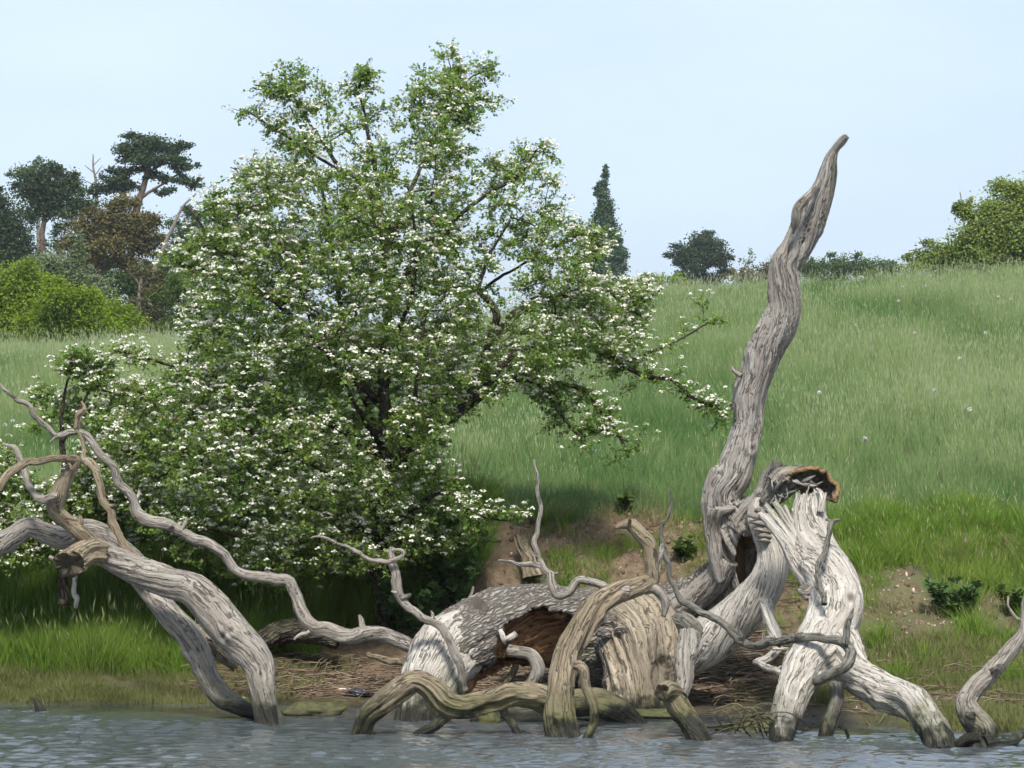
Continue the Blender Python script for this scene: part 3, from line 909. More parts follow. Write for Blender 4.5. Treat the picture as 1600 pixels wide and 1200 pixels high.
# round knot on the bark
kp = P(750, 948, 26.85)
wood('knot', [(*P(752, 952, 26.85), 0.10), (*P(749, 946, 26.76), 0.085)], 'wood_snag', O, world=True, knots=0, ridge=0.12, nmin=24)
V, F, At = tube([(p[0], p[1], p[2], p[3] * 0.84) for p in stem[2:]], lobes=0.10, ridge=0.12, grain=0.05, crack=0.12, knots=0, nmax=110, twist=0.15,
                carve=[(835, 1012, 78, 60, 0.24, (0, 1, 0.15)), (790, 1058, 60, 30, 0.45, (0, 1, 0.3))])
link('heartwood', V, F, M['wood_rot'], O, At)
wood('inner_root', D([(790, 1014, 20), (822, 1022, 20), (842, 1042, 21), (834, 1066, 22), (812, 1080, 26)], 26.95, 26.8), 'wood_grey', O, knots=1)
wood('inner_root', D([(806, 1040, 10), (796, 1060, 12), (786, 1082, 10)], 27.1), 'wood_brown', O, knots=0)
# rough torn flakes on the window's edge
for (a, bq, w) in (((782, 984), (790, 1006), 8), ((806, 990), (786, 1000), 9)):
    wood('splinter', [(a[0], a[1], 26.62, w), ((a[0] + bq[0]) / 2, (a[1] + bq[1]) / 2 + 2, 26.58, w * 1.1), (bq[0], bq[1], 26.6, 3)], 'wood_pale', O, knots=0, nmin=8)
# bare burl bulging down to the mud
wood('burl', [(975, 958, 28.0, 90), (992, 985, 27.45, 126), (1002, 1020, 27.15, 126), (1000, 1055, 27.05, 112), (994, 1092, 27.0, 100), (990, 1118, 27.0, 108), (988, 1138, 27.0, 120)], 'wood_tan', O,
     lobes=0.30, ridge=0.09, grain=0.014, crack=0.12, knots=5, nmax=110, knotsize=0.14, twist=0.7, wob=0.3, carve=[(972, 1018, 22, 40, 0.06), (1034, 1060, 18, 44, 0.07)], label='bare tan burl with wavy grain')
wood('bark_strip', [(938, 985, 27.2, 26), (942, 1020, 27.05, 26), (945, 1055, 27.0, 24), (946, 1082, 27.0, 14)], 'bark_grey', O, bark=0.012, knots=0, squash=0.6)
# back stem towards the snag
BS = wood('back_stem', [(790, 958, 28.3, 60), (850, 962, 28.25, 84), (910, 972, 28.2, 96), (980, 975, 28.15, 104), (1040, 972, 28.1, 104), (1090, 950, 28.0, 96), (1130, 910, 27.9, 84)], 'bark_grey', O, bark=0.022, knots=0, crack=0, nmax=100)
wood('torn_wood', [(795, 948, 28.0, 26), (830, 938, 27.9, 28), (868, 936, 27.9, 24), (898, 942, 27.9, 10)], 'wood_pale', O, knots=0, squash=0.7)
for (px, py, Y, w, h) in ((905, 968, 27.5, 36, 10), (935, 962, 27.4, 46, 12), (958, 972, 27.08, 40, 13), (990, 966, 27.05, 44, 14), (1022, 966, 27.05, 46, 13), (1048, 976, 27.1, 34, 12), (945, 988, 26.98, 24, 12), (972, 984, 26.93, 24, 9), (1010, 982, 26.9, 24, 9), (1035, 988, 26.95, 22, 9), (985, 950, 27.5, 40, 11), (1020, 948, 27.5, 36, 10)):
    wood('bark_plate', [(px - w / 2, py + 3, Y, h * 0.7), (px - w / 5, py, Y - 0.02, h * 1.5), (px + w / 5, py + 1, Y - 0.02, h * 1.5), (px + w / 2, py + 4, Y, h * 0.6)], 'bark_grey', BS, bark=0.01, knots=0, squash=0.8, nmin=18)

# the standing snag
snag = [(1323, 215, 10), (1316, 222, 13), (1306, 233, 12), (1297, 250, 20), (1289, 280, 30), (1278, 315, 40), (1268, 345, 47), (1258, 366, 47), (1241, 395, 49), (1226, 420, 48), (1223, 455, 49), (1223, 482, 50), (1214, 510, 55), (1197, 540, 55), (1180, 580, 52),
        (1170, 620, 50), (1167, 660, 47), (1157, 700, 54), (1145, 740, 60), (1131, 762, 62), (1129, 783, 67), (1137, 803, 76), (1142, 827, 82), (1146, 853, 77), (1148, 880, 72), (1146, 910, 66), (1138, 940, 62), (1120, 975, 70)]
V, F, At = tube(D(snag, 27.0, ys=np.interp(np.arange(28), [0, 14, 21, 27], [26.9, 27.3, 27.5, 27.8])), lobes=0.15, ridge=0.15, grain=0.05, crack=0.22, knots=6, twist=0.9, nmax=90, knotsize=0.3, wob=0.25, jag0=0.015,
                carve=[(1172, 880, 22, 55, 0.26, (-0.35, 0.9, 0))])
SN = link('snag', V, F, M['wood_snag'], O, At)
SN['label'] = 'tall bare leaning snag with a broken tip'
wood('bark_flap', [(1306, 238, 26.93, 4), (1304, 258, 26.9, 10), (1301, 285, 26.93, 13), (1297, 312, 26.95, 11), (1288, 345, 26.98, 5)], 'wood_dark', SN, knots=0, squash=0.7, lobes=0.4, ridge=0.3)
wood('bark_flap', [(1282, 280, 26.85, 6), (1266, 304, 26.76, 12), (1249, 322, 26.76, 15), (1244, 345, 26.8, 13), (1240, 366, 26.85, 4)], 'wood_snag', SN, knots=0, squash=0.8, lobes=0.3, ridge=0.25)
wood('stub', D([(1156, 588, 10), (1147, 582, 9), (1144, 574, 5)], 27.2), 'wood_snag', SN, knots=0)
wood('root', D([(1138, 870, 30), (1120, 898, 40), (1095, 922, 42), (1066, 948, 44), (1030, 970, 48)], 27.4, 27.7), 'wood_snag', O, knots=1, ridge=0.16)
wood('root', D([(1118, 790, 26), (1112, 830, 22), (1120, 870, 20), (1130, 905, 16)], 27.25, 27.35), 'wood_snag', O, knots=1, ridge=0.18)
# arm of the snag: rises right, breaks over
AR = wood('arm', D([(1150, 822, 46), (1168, 797, 36), (1189, 777, 32), (1202, 757, 32), (1211, 740, 30), (1215, 728, 22)], 27.4, 27.0), 'wood_snag', O, ridge=0.18, jag1=0.06, lobes=0.2)
wood('splinter', D([(1210, 740, 11), (1211, 728, 8), (1208, 718, 4)], 26.9), 'wood_dark', AR, knots=0)
wood('splinter', D([(1212, 732, 9), (1217, 720, 4)], 26.9), 'wood_dark', AR, knots=0)
# bark plate bent over the break
ca = np.linspace(-0.14, 0.72, 40); sa = np.linspace(0, 1, 26)
CA, SA = np.meshgrid(ca, sa)
c0 = P(1261, 771, 26.75)
ang = CA * math.pi
prof = 0.04 + 0.96 * np.sin(SA * math.pi / 2) ** 0.8
rimn = 1.06 + 0.05 * np.sin(ang * 3.3 + 1) + 0.025 * np.sin(ang * 11)
PX = c0[0] + 0.235 * np.cos(ang) * prof * rimn
PZ = c0[2] + 0.225 * np.sin(ang) * prof * rimn + 0.03 * np.cos(ang)
PY = c0[1] + 0.24 - 0.40 * SA + 0.04 * np.sin(ang * 3)
Vp = np.stack([PX.ravel(), PY.ravel(), PZ.ravel()], 1)
Vp += 0.035 * np.stack([fbm(Vp * 14, 3, 1), fbm(Vp * 14, 3, 2), fbm(Vp * 14, 3, 3)], 1) * (0.6 + 0.8 * SA.ravel()[:, None])
ii = np.arange(Vp.shape[0]).reshape(CA.shape)
Fp = np.stack([ii[:-1, :-1], ii[1:, :-1], ii[1:, 1:], ii[:-1, 1:]], -1).reshape(-1, 4)
b = MB('orange_bark_rim')
geo = b.n('ShaderNodeNewGeometry')
nn1 = b.noise(geo.outputs['Position'], 22, 5, 0.65)
cc = b.mix(b.rng(nn1, 0.35, 0.65), (0.12, 0.075, 0.038), (0.31, 0.22, 0.11))
cc = b.mix(b.attr('inner').outputs['Fac'], cc, b.mix(b.rng(nn1, 0.4, 0.6), (0.06, 0.045, 0.035), (0.16, 0.13, 0.10)))
M['bark_orange'] = b.done(b.bsdf(cc, 0.9, nn1, 0.9, 0.03, 0.15))
o = link('bark_cap', Vp, [Fp], M['bark_orange'], O, {'inner': smooth(0.99, 0.86, SA.ravel())})
md = o.modifiers.new('thickness', 'SOLIDIFY'); md.thickness = 0.036; md.offset = 0
o['label'] = 'orange edged bark cap bent over the broken top'
# fibrous mass under the cap
wood('torn_wood', D([(1196, 790, 26), (1214, 770, 40), (1232, 752, 44), (1252, 750, 40), (1272, 757, 26)], 26.95, 26.9), 'wood_dark', O, ridge=0.25, lobes=0.25, grain=0.10, knots=1)
wood('torn_wood', D([(1204, 756, 26), (1216, 748, 30), (1232, 745, 26), (1248, 742, 14)], 26.8), 'wood_grey', O, ridge=0.25, lobes=0.3, grain=0.1, knots=1)
rs = random.Random(4)
for i in range(26):
    x0 = rs.uniform(1205, 1285); y0 = rs.uniform(742, 776)
    a = rs.uniform(-0.5, 2.2); L = rs.uniform(12, 28)
    wood('splinter', [(x0, y0, 26.62, rs.uniform(3, 6)), (x0 + L * .5 * math.cos(a), y0 + L * .5 * math.sin(a), 26.56, rs.uniform(3, 6)), (x0 + L * math.cos(a), y0 + L * math.sin(a), 26.58, 1)],
         rs.choice(['wood_grey', 'wood_dark', 'wood_grey', 'wood_pale']), O, knots=0, nmin=6, ridge=0.05, squash=0.5)

# white limb curving from the arm down into the burl
WL = wood('white_limb', [(1190, 778, 27.1, 34), (1188, 800, 27.0, 44), (1198, 826, 26.95, 50), (1208, 862, 26.9, 52), (1203, 900, 26.88, 55), (1180, 938, 26.9, 62), (1146, 968, 27.0, 70), (1112, 992, 27.1, 80), (1080, 1005, 27.2, 86), (1040, 1015, 27.35, 90)],
     'wood_pale', O, lobes=0.12, ridge=0.08, crack=0.16, knots=2, nmax=90, label='white curved limb dropping into the burl')
for i, (x0, y0, x1, y1, w) in enumerate(((1168, 806, 1200, 812, 9), (1172, 816, 1206, 824, 9), (1176, 826, 1206, 833, 8), (1181, 836, 1208, 841, 8), (1180, 798, 1198, 800, 10), (1184, 845, 1206, 848, 7))):
    wood('torn_fibre', [(x0, y0, 26.80, w * .6), ((x0 + x1) / 2, (y0 + y1) / 2 - 2, 26.72, w), (x1, y1, 26.80, w * .5)], 'wood_grey', WL, knots=0, nmin=8, lobes=0.3)
wood('broken_end', [(1062, 975, 27.0, 36), (1078, 984, 26.9, 38), (1090, 1000, 26.9, 30)], 'wood_dark', O, jag0=0.10, knots=0, squash=0.7)
wood('hanging_limb', [(1196, 930, 26.75, 22), (1199, 958, 26.65, 19), (1206, 980, 26.6, 19), (1209, 998, 26.55, 19), (1212, 1015, 26.5, 15), (1200, 1028, 26.5, 12), (1184, 1036, 26.45, 9)], 'wood_pale', O, knots=2, ridge=0.2, crack=0.25)
wood('hanging_limb', D([(1179, 1034, 8), (1192, 1040, 10), (1206, 1045, 10), (1224, 1054, 9), (1240, 1064, 6)], 26.4, 25.6), 'wood_pale', O, knots=0)
wood('twig', D([(1206, 1015, 6), (1224, 1013, 5), (1238, 1016, 3)], 26.4), 'wood_pale', O, knots=0)
wood('twig', D([(1166, 1023, 4), (1182, 1020, 3), (1196, 1027, 3)], 26.6), 'wood_dark', O, knots=0)

# big bleached split limb on two legs
SL = wood('split_limb', [(1267, 782, 26.35, 46), (1266, 800, 26.3, 54), (1271, 835, 26.2, 66), (1280, 867, 26.05, 73), (1294, 895, 25.9, 78), (1304, 922, 25.75, 80), (1309, 948, 25.6, 82), (1305, 975, 25.45, 82), (1298, 1000, 25.3, 80), (1276, 1030, 25.1, 76), (1254, 1052, 24.95, 66),
     (1240, 1080, 24.75, 56), (1234, 1105, 24.6, 52), (1227, 1131, 24.4, 44), (1224, 1156, 24.25, 36), (1222, 1180, 24.2, 34)], 'wood_pale', O, jag0=0.09, lobes=0.10, ridge=0.07, crack=0.13, knots=3, nmax=100, knotsize=0.16, twist=0.4, label='thick bleached limb split at its top')
wood('split_limb', [(1300, 985, 25.45, 60), (1312, 1020, 25.25, 68), (1334, 1053, 25.0, 56), (1364, 1077, 24.75, 53), (1397, 1097, 24.5, 53), (1428, 1110, 24.25, 52), (1454, 1129, 24.0, 48), (1468, 1151, 23.8, 49), (1473, 1180, 23.7, 52)], 'wood_pale', O,
     lobes=0.14, ridge=0.14, crack=0.18, knots=2, nmax=90, twist=0.5, label='right leg of the split limb reaching into the water')
for (pts, w) in ((((1190, 803), (1222, 844), (1247, 888), (1272, 930)), 20), (((1197, 789), (1232, 836), (1258, 884), (1282, 925)), 13), (((1210, 785), (1240, 832), (1264, 876), (1286, 915)), 14), (((1226, 794), (1248, 838), (1268, 872), (1286, 900)), 12), (((1238, 796), (1256, 836), (1274, 866), (1290, 890)), 11), (((1252, 783), (1262, 820), (1276, 850), (1290, 876)), 10)):
    n = len(pts)
    wood('splinter', [(p[0], p[1], 26.25 - 0.14 * i - 0.02 * (w == 20), w * (0.6 + 0.25 * i if i < 2 else 1.1)) for i, p in enumerate(pts)], 'wood_pale', SL, knots=0, nmin=14, lobes=0.12, ridge=0.12, squash=0.85, jag0=0.02)
wood('splinter', [(1268, 915, 25.62, 12), (1258, 924, 25.62, 16), (1250, 920, 25.65, 12), (1262, 936, 25.6, 8)], 'wood_grey', SL, knots=0)
wood('splinter', [(1284, 792, 26.12, 10), (1283, 772, 26.15, 9), (1276, 764, 26.2, 4)], 'wood_pale', SL, knots=0)
wood('splinter', [(1282, 800, 26.1, 12), (1286, 780, 26.12, 8), (1290, 770, 26.15, 3)], 'wood_pale', SL, knots=0)
wood('dark_stick', D([(1286, 944, 10), (1280, 920, 10), (1277, 890, 9), (1287, 866, 9), (1295, 838, 8), (1299, 818, 9)], 25.15, 25.7), 'wood_dark', O, knots=1, nmin=12)
wood('twig', D([(1299, 816, 7), (1291, 811, 4)], 25.7), 'wood_dark', O, knots=0)
wood('twig', D([(1299, 817, 7), (1306, 813, 6), (1315, 811, 2)], 25.7), 'wood_dark', O, knots=0)
BB = wood('bent_branch', [(1256, 1068, 24.85, 12), (1277, 1062, 24.7, 15), (1302, 1052, 24.6, 17), (1321, 1036, 24.55, 17), (1327, 1016, 24.6, 16), (1311, 1000, 24.7, 15), (1285, 997, 24.8, 13), (1248, 995, 24.95, 13), (1220, 1000, 25.2, 13), (1178, 1010, 25.5, 13), (1160, 1003, 25.6, 13),
     (1143, 982, 25.7, 13), (1107, 963, 25.8, 11), (1073, 943, 25.9, 10), (1051, 913, 26.0, 8), (1043, 880, 26.0, 8), (1035, 853, 26.0, 10), (1036, 828, 26.0, 6), (1046, 798, 26.0, 5), (1047, 766, 26.0, 3)], 'wood_dark', O, knots=4, step=0.01, nmin=12, label='dark lichened branch hooked across the pale limb')
wood('twig', D([(1318, 1005, 12), (1323, 985, 10), (1328, 968, 8), (1334, 948, 2)], 24.6), 'wood_dark', BB, knots=0)
# thin branch curling up from the foot
wood('curled_branch', [(728, 1080, 26.3, 9), (715, 1030, 26.25, 12), (698, 992, 26.25, 12), (685, 974, 26.3, 12), (656, 960, 26.3, 13), (633, 943, 26.3, 13), (620, 921, 26.3, 15), (616, 896, 26.3, 13), (612, 873, 26.3, 12), (611, 851, 26.3, 8)], 'wood_grey', O, knots=3, step=0.01, nmin=12)
wood('twig', D([(613, 861, 6), (622, 858, 6), (629, 862, 7), (626, 870, 7), (612, 876, 7), (596, 877, 7), (578, 873, 6), (557, 862, 6), (539, 852, 5), (513, 843, 5), (498, 839, 4), (486, 841, 3)], 26.2, 26.2), 'wood_grey', O, knots=2, step=0.008, nmin=10)
wood('twig', D([(620, 926, 5), (611, 924, 3)], 26.2), 'wood_pale', O, knots=0)
wood('twig', D([(718, 968, 7), (728, 945, 6), (741, 918, 4)], 27.3), 'wood_grey', O, knots=0)

# --- arching branch in the foreground
Cb = thing('arching_branch', 'brown twisted driftwood branch arching out of the water before the fallen oak', 'dead branch', P(877, 1150, 24.6) * (1, 1, 0))
wood('low_arm', D([(556, 1165, 30), (560, 1144, 30), (571, 1120, 32), (598, 1097, 33), (627, 1072, 35), (650, 1061, 33), (673, 1072, 37), (694, 1097, 39), (717, 1104, 35), (761, 1093, 34), (805, 1085, 37), (840, 1088, 42), (866, 1100, 44)], 24.9, 24.75),
     'wood_brown', Cb, ridge=0.34, crack=0.30, lobes=0.16, knots=2, twist=0.15, label='low arm with deep parallel grooves')
wood('upright', D([(880, 1175, 56), (877, 1150, 53), (873, 1113, 50), (877, 1073, 42), (883, 1040, 40), (893, 1007, 41), (913, 970, 38), (933, 942, 36), (960, 927, 32), (987, 919, 28), (1013, 911, 24), (1024, 906, 14)], 24.6, 25.1),
     'wood_brown', Cb, ridge=0.16, lobes=0.2, crack=0.16, knots=5, wob=0.2)
wood('hook', D([(1004, 915, 20), (1022, 918, 16), (1033, 928, 14), (1040, 947, 13), (1036, 965, 7)], 25.05), 'wood_grey', Cb, knots=1)
wood('neck', D([(1012, 915, 22), (1018, 898, 19), (1018, 877, 17), (1017, 853, 19), (1003, 833, 19), (987, 822, 17), (972, 823, 11), (961, 826, 4)], 25.1, 25.0), 'wood_brown', Cb, knots=3, ridge=0.2, label='crooked neck like upper end')
wood('twig', D([(1026, 905, 7), (1029, 880, 7), (1032, 858, 9), (1034, 848, 5)], 25.1), 'wood_grey', Cb, knots=0)
wood('side_branch', D([(982, 926, 15), (960, 920, 14), (944, 914, 13), (915, 906, 13), (899, 909, 13), (889, 923, 15), (872, 927, 16), (861, 912, 14), (862, 896, 11), (846, 881, 10), (837, 862, 9), (837, 839, 8), (842, 809, 7), (843, 780, 7), (838, 745, 5), (834, 720, 3)], 24.95, 25.2),
     'wood_grey', Cb, knots=4, step=0.01, nmin=12)
wood('twig', D([(848, 885, 9), (824, 881, 9), (803, 879, 5), (780, 877, 3)], 25.1), 'wood_grey', Cb, knots=1, step=0.01)
wood('hanging_branch', D([(896, 1040, 16), (907, 1044, 17), (917, 1073, 15), (925, 1103, 15), (927, 1133, 14), (917, 1156, 14), (914, 1170, 12)], 24.5, 24.45), 'wood_brown', Cb, knots=1)
wood('root', D([(704, 1112, 22), (682, 1126, 17), (656, 1143, 14), (645, 1152, 10)], 24.85, 24.9), 'wood_dark', Cb, knots=0)
wood('root', D([(778, 1102, 16), (792, 1122, 13), (808, 1146, 12), (814, 1160, 10)], 24.85, 24.8), 'wood_dark', Cb, knots=0)

# --- other dead wood
Eo = thing('leaning_stump', 'short broken post of dead wood leaning left out of the water', 'stump', P(1093, 1155, 24.3) * (1, 1, 0))
wood('lower_piece', D([(1102, 1178, 36), (1093, 1155, 36), (1077, 1127, 34), (1057, 1100, 36), (1045, 1081, 38)], 24.3, 24.5), 'wood_brown', Eo, jag1=0.05, ridge=0.18, crack=0.2, knots=1)
wood('upper_piece', D([(1062, 1085, 26), (1068, 1070, 27), (1070, 1040, 29), (1077, 1013, 31), (1082, 988, 31)], 24.45, 24.6), 'wood_grey', Eo, jag1=0.03, ridge=0.16, crack=0.22, knots=1)
V, F, At = tube(D([(1062, 1082, 22), (1045, 1074, 26), (1034, 1080, 26)], 24.45, 24.3), knots=0, ridge=0.2, carve=[(1036, 1080, 10, 10, 0.08)])
link('hollow_knob', V, F, M['wood_brown'], Eo, At)

o = wood('stump_post', D([(1289, 1175, 23), (1291, 1151, 23), (1298, 1123, 23), (1303, 1095, 21), (1305, 1072, 21)], 24.6, 24.8), 'wood_dark', None, knots=1)
tag(o, 'dark upright post in the water between the legs of the bleached limb', 'stump')
o = wood('sunken_twig', D([(1312, 1134, 6), (1320, 1138, 6), (1325, 1150, 5), (1327, 1160, 4)], 24.5), 'wood_dark', None, knots=0)
tag(o, 'small hooked twig poking from the water beside the dark post', 'twig')

G = thing('dead_branch', 'grey bent dead branch standing in the water at the right edge', 'dead branch', P(1527, 1165, 23.75) * (1, 1, 0))
wood('limb', D([(1527, 1190, 52), (1530, 1166, 48), (1537, 1143, 42), (1520, 1120, 37), (1512, 1100, 31), (1521, 1082, 29), (1540, 1060, 29), (1563, 1036, 26), (1583, 1013, 25), (1597, 992, 20), (1599, 968, 12), (1600, 945, 11), (1606, 920, 10)], 23.75, 24.1), 'wood_grey', G, knots=4, ridge=0.16, step=0.011)
wood('twig', D([(1598, 970, 7), (1590, 966, 5), (1580, 956, 5), (1574, 944, 4), (1575, 930, 3)], 24.05), 'wood_grey', G, knots=0)
wood('root', D([(1535, 1160, 26), (1560, 1164, 20), (1582, 1157, 16), (1602, 1147, 15), (1640, 1128, 13)], 23.7, 23.9), 'wood_dark', G, knots=1)
wood('root', D([(1530, 1150, 20), (1510, 1158, 15), (1494, 1172, 12)], 23.7), 'wood_dark', G, knots=0)

o = wood('sunken_log', D([(875, 1105, 34), (893, 1098, 40), (930, 1096, 43), (958, 1106, 42), (982, 1122, 36), (1004, 1140, 26)], 26.3, 26.0), 'wood_brown', None, lobes=0.08, ridge=0.05, crack=0.05)
tag(o, 'smooth rounded log lying half in the water below the tan burl', 'log')
o = wood('sunken_log', D([(735, 1128, 26), (775, 1120, 32), (815, 1116, 34), (855, 1118, 30), (880, 1124, 20)], 26.2, 26.1), 'wood_brown', None, lobes=0.08, ridge=0.05, crack=0.05)
tag(o, 'low dull log half under water behind the grooved low arm', 'log')
o = wood('shaded_log', D([(384, 1010, 26), (410, 998, 34), (450, 986, 36), (490, 990, 36), (530, 1004, 30)], 29.3, 29.2), 'bark_thorn', None, knots=2)  # deep shade under the hawthorn put into the log as dark bark colour
tag(o, 'mossy log lying under the hawthorn, its bark colour darkened as shade', 'log')
o = wood('shaded_root', D([(575, 1022, 7), (600, 1030, 11), (628, 1036, 11), (652, 1046, 8)], 28.6, 28.2), 'wood_brown', None, knots=1)
tag(o, 'thin brown root lying on the mud just left of the pale stem foot', 'root')
o = wood('old_stump', [(810, 842, 30.45, 15), (815, 856, 30.4, 19), (823, 878, 30.3, 23), (830, 902, 30.25, 30)], 'wood_brown', None, jag0=0.08, ridge=0.25, crack=0.25)
tag(o, 'weathered brown stump set into the top of the bare earth bank', 'stump')
o = wood('sunken_snag', D([(48, 1090, 3), (56, 1096, 7), (63, 1104, 12), (66, 1115, 18), (66, 1125, 18)], 27.3), 'wood_dark', None, knots=0)
tag(o, 'tiny dark snag breaking the water surface at far left', 'dead branch')

# ------------------------------------------------------------------ leaves
def leaf_mesh(pos, dirs, ups, size, tint, shape='lobed', fold=0.25):
    """many separate small leaves; pos (n,3), dirs = leaf axis, ups = leaf normal"""
    n = len(pos)
    d = dirs / (np.linalg.norm(dirs, axis=1)[:, None] + 1e-9)
    u = ups - d * (ups * d).sum(1)[:, None]; u /= np.linalg.norm(u, axis=1)[:, None] + 1e-9
    s = np.cross(d, u)
    if shape == 'lobed':
        pr = np.array([(0, 0, 0), (.35, .42, fold * .4), (.62, .22, fold * .25), (.80, .40, fold * .3), (1.0, 0, 0), (.80, -.40, fold * .3), (.62, -.22, fold * .25), (.35, -.42, fold * .4)])
        tri = np.array([[0, 1, 2], [2, 3, 4], [4, 5, 6], [6, 7, 0]]); quad = np.array([[0, 2, 4, 6]])
    elif shape == 'oval':
        pr = np.array([(0, 0, 0), (.5, .38, fold * .3), (1.0, 0, 0), (.5, -.38, fold * .3)])
        tri = np.zeros((0, 3), int); quad = np.array([[0, 1, 2, 3]])
    else:
        pr = np.array([(0, .12, 0), (0, -.12, 0), (1, 0, 0)])
        tri = np.array([[0, 1, 2]]); quad = np.zeros((0, 4), int)
    k = len(pr)
    size = np.broadcast_to(np.asarray(size, float), (n,))
    V = pos[:, None] + size[:, None, None] * (d[:, None] * pr[None, :, 0, None] + s[:, None] * pr[None, :, 1, None] + u[:, None] * pr[None, :, 2, None])
    base = (np.arange(n) * k)[:, None, None]
    F = []
    if len(tri): F.append((base + tri[None]).reshape(-1, 3))
    if len(quad): F.append((base + quad[None]).reshape(-1, 4))
    return V.reshape(-1, 3), F, np.repeat(tint, k)

def frustums(A_, B_, ra, rb, k=5):
    d = B_ - A_; L = np.linalg.norm(d, axis=1)[:, None] + 1e-9; d = d / L
    ref = np.where(np.abs(d[:, 2:3]) < 0.9, np.array([[0, 0, 1.0]]), np.array([[1.0, 0, 0]]))
    n = np.cross(d, ref); n /= np.linalg.norm(n, axis=1)[:, None]; m = np.cross(d, n)
    th = np.linspace(0, 6.2832, k, endpoint=False)
    ring = n[:, None] * np.cos(th)[None, :, None] + m[:, None] * np.sin(th)[None, :, None]
    V = np.concatenate([A_[:, None] + ring * ra[:, None, None], B_[:, None] + ring * rb[:, None, None]], 1)
    i = np.arange(k); j = (i + 1) % k
    q = np.stack([i, j, j + k, i + k], 1)
    F = (np.arange(len(A_)) * 2 * k)[:, None, None] + q[None]
    return V.reshape(-1, 3), [F.reshape(-1, 4)]

M['leaf_thorn'] = mat_leaf('hawthorn_leaves', (0.112, 0.198, 0.036), (0.262, 0.352, 0.082), (0.32, 0.18, 0.06), 0.48, 0.4)
b = MB('hawthorn_blossom')
tt_ = b.attr('tint').outputs['Fac']
cb_ = b.mix(tt_, (0.80, 0.79, 0.70), (0.70, 0.69, 0.56))
p_ = b.bsdf(cb_, 0.7, spec=0.2)
tr_ = b.n('ShaderNodeBsdfTranslucent'); b.l(cb_, tr_.inputs['Color'])
ms_ = b.n('ShaderNodeMixShader'); ms_.inputs[0].default_value = 0.25
b.l(p_.outputs[0], ms_.inputs[1]); b.l(tr_.outputs[0], ms_.inputs[2])
M['blossom'] = b.done(ms_)

def blossom_mesh(centres, seed, size=0.030, per=12):
    rng = np.random.default_rng(seed)
    n = len(centres)
    c = np.repeat(centres, per, 0)
    N = len(c)
    a = rng.uniform(0, 6.283, N); r = np.sqrt(rng.random(N)) * np.repeat(rng.uniform(0.65, 1.25, n), per) * size
    off = np.stack([r * np.cos(a), r * np.sin(a), 0.010 - r * r / size * 0.55 + rng.normal(0, .004, N)], 1)
    up = np.stack([off[:, 0] * 14, off[:, 1] * 14, np.full(N, 0.8)], 1) + rng.normal(0, 0.35, (N, 3))
    up /= np.linalg.norm(up, axis=1)[:, None]
    ref = rng.normal(0, 1, (N, 3)); d = np.cross(up, ref); d /= np.linalg.norm(d, axis=1)[:, None]; s = np.cross(up, d)
    fr = rng.uniform(0.0095, 0.0135, N)
    k = 5
    th = np.linspace(0, 6.2832, k, endpoint=False)
    ring = d[:, None] * np.cos(th)[None, :, None] + s[:, None] * np.sin(th)[None, :, None]
    V = (c + off)[:, None] + ring * fr[:, None, None] + up[:, None] * (fr * 0.25)[:, None, None]
    V = np.concatenate([V, (c + off)[:, None]], 1)
    i = np.arange(k); tri = np.stack([i, (i + 1) % k, np.full(k, k)], 1)
    F = (np.arange(N) * (k + 1))[:, None, None] + tri[None]
    return V.reshape(-1, 3), [F.reshape(-1, 3)], np.repeat(rng.random(N), k + 1)

def inside(poly, x, y):
    poly = np.asarray(poly, float); n = len(poly); r = np.zeros(x.shape, bool)
    j = n - 1
    for i in range(n):
        xi, yi = poly[i]; xj, yj = poly[j]
        c = ((yi > y) != (yj > y)) & (x < (xj - xi) * (y - yi) / (yj - yi + 1e-9) + xi)
        r ^= c; j = i
    return r

